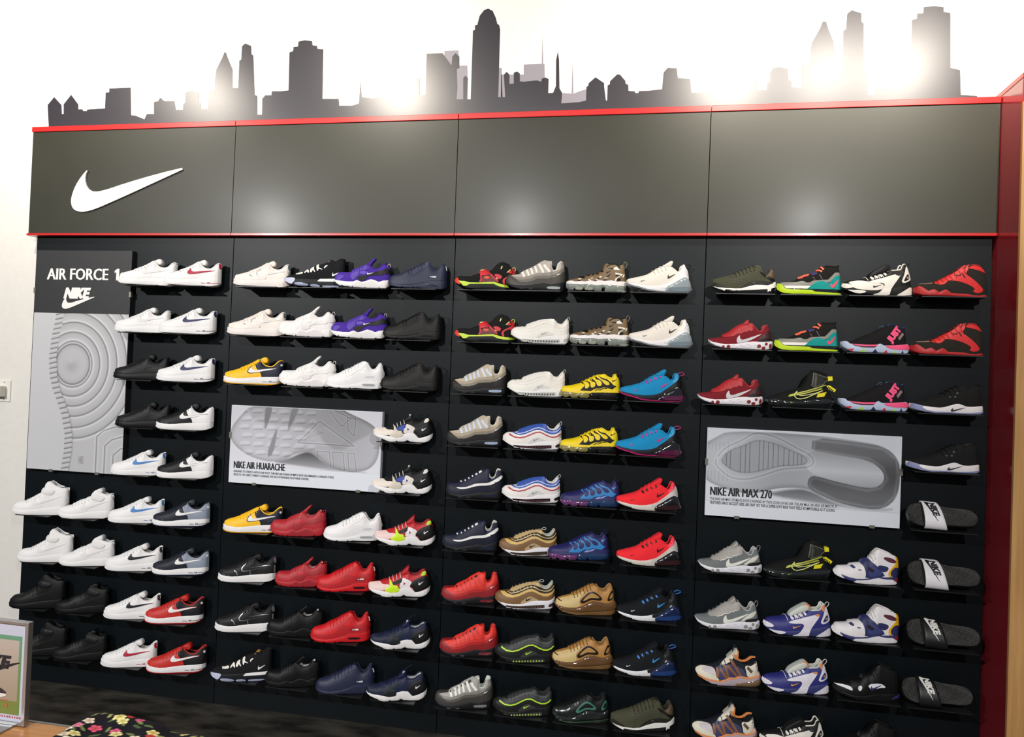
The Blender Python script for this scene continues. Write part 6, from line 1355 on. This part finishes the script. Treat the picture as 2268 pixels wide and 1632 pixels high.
prism('printed_shoe', shp, -0.0036, -0.0031, M('#2a2326', 0.5), sh)
prism('printed_shoe_sole', [(-0.160,0.078),(-0.150,0.070),(-0.075,0.069),(-0.060,0.075),(-0.062,0.079),(-0.15,0.077)], -0.004, -0.0036, M('#d8d2cc', 0.5), sh)
wall_text('price_lettering', 'AIR MAX', -0.150, -0.055, 0.060, 0.0645, -0.0036, m_rt, sh, 0.03)
box('price_mark', (-0.064, -0.0037, 0.046), (-0.055, -0.0031, 0.056), m_rt, sh)

# floral shirt folded on the table
def shirt():
    nx, ny = 250, 190
    x0, x1, y0, y1 = 2.03, 2.53, -2.42, -1.93
    gx, gy = np.meshgrid(np.linspace(0, 1, nx+1), np.linspace(0, 1, ny+1))
    X = x0+(x1-x0)*gx; Y = y0+(y1-y0)*gy
    # soft slanted outline: narrower at the back left
    e = np.minimum.reduce([(gx-0.02-0.10*gy), (0.99-gx-0.02*gy), (0.985-gy-0.03*gx), gy])*1.0
    e = np.clip(e/0.13, 0, 1); prof = np.sqrt(1-(1-e)**2)
    wr = 0.004*np.sin(18*gx+7*gy)+0.003*np.sin(9*gx-16*gy+1)+0.0025*np.sin(34*gx+11*gy)
    Z = TZ+0.0015+prof*(0.094+wr+0.006*np.sin(6*gx)-0.022*gx)
    rng = np.random.RandomState(5); col = np.zeros(X.shape+(3,)); col[:] = (20, 18, 26)
    PAL = [(206,66,58),(228,92,140),(236,222,150),(240,230,205),(232,130,160),(238,220,140),(236,214,190),(222,84,110),(150,170,214),(216,110,70)]
    for k in range(260):                                  # leaves
        cx, cy, a = rng.rand(), rng.rand(), rng.rand()*6.28
        dx, dy = (gx-cx)*0.50, (gy-cy)*0.49; p = dx*math.cos(a)+dy*math.sin(a); q = -dx*math.sin(a)+dy*math.cos(a)
        m = (p/0.013)**2+(q/0.0042)**2 < 1
        col[m] = [(122,130,74),(96,116,70),(160,160,100),(78,98,66)][k % 4]
    for k in range(170):                                   # petalled flowers
        cx, cy, a, r = rng.rand(), rng.rand(), rng.rand()*6.28, 0.008+0.009*rng.rand()
        dx, dy = (gx-cx)*0.50, (gy-cy)*0.49; rr = np.hypot(dx, dy); th = np.arctan2(dy, dx)+a
        n = 5; rim = r*(0.72+0.28*np.abs(np.cos(n*th/2)))
        m = rr < rim; c = np.array(PAL[rng.randint(len(PAL))], float)
        sh_ = 0.78+0.30*(rr/r)+0.08*np.cos(n*th)
        col[m] = np.clip(c*sh_[m][:, None], 0, 255)
        m2 = rr < r*0.22; col[m2] = np.clip(c*0.62+np.array([40, 30, 0]), 0, 255)
    V = np.stack([X, Y, Z], -1).reshape(-1, 3)
    i = np.arange(ny)[:, None]*(nx+1)+np.arange(nx)[None, :]
    F = np.stack([i, i+1, i+nx+2, i+nx+1], -1).reshape(-1, 4).tolist()
    me = bpy.data.meshes.new('floral_shirt'); me.from_pydata(V.tolist(), [], F); me.update()
    c = np.clip(col.reshape(-1, 3)/255, 0, 1); lin = np.where(c <= 0.04045, c/12.92, ((c+0.055)/1.055)**2.4)
    at = me.color_attributes.new('Col', 'FLOAT_COLOR', 'POINT'); at.data.foreach_set('color', np.concatenate([lin, np.ones((len(lin), 1))], 1).astype(np.float32).ravel())
    return link('floral_shirt', me, None, vcol_mat('floral_cotton', 0.8, 0.2), True)
tag(shirt(), 'black shirt with colourful flower print folded on the table', 'shirt')
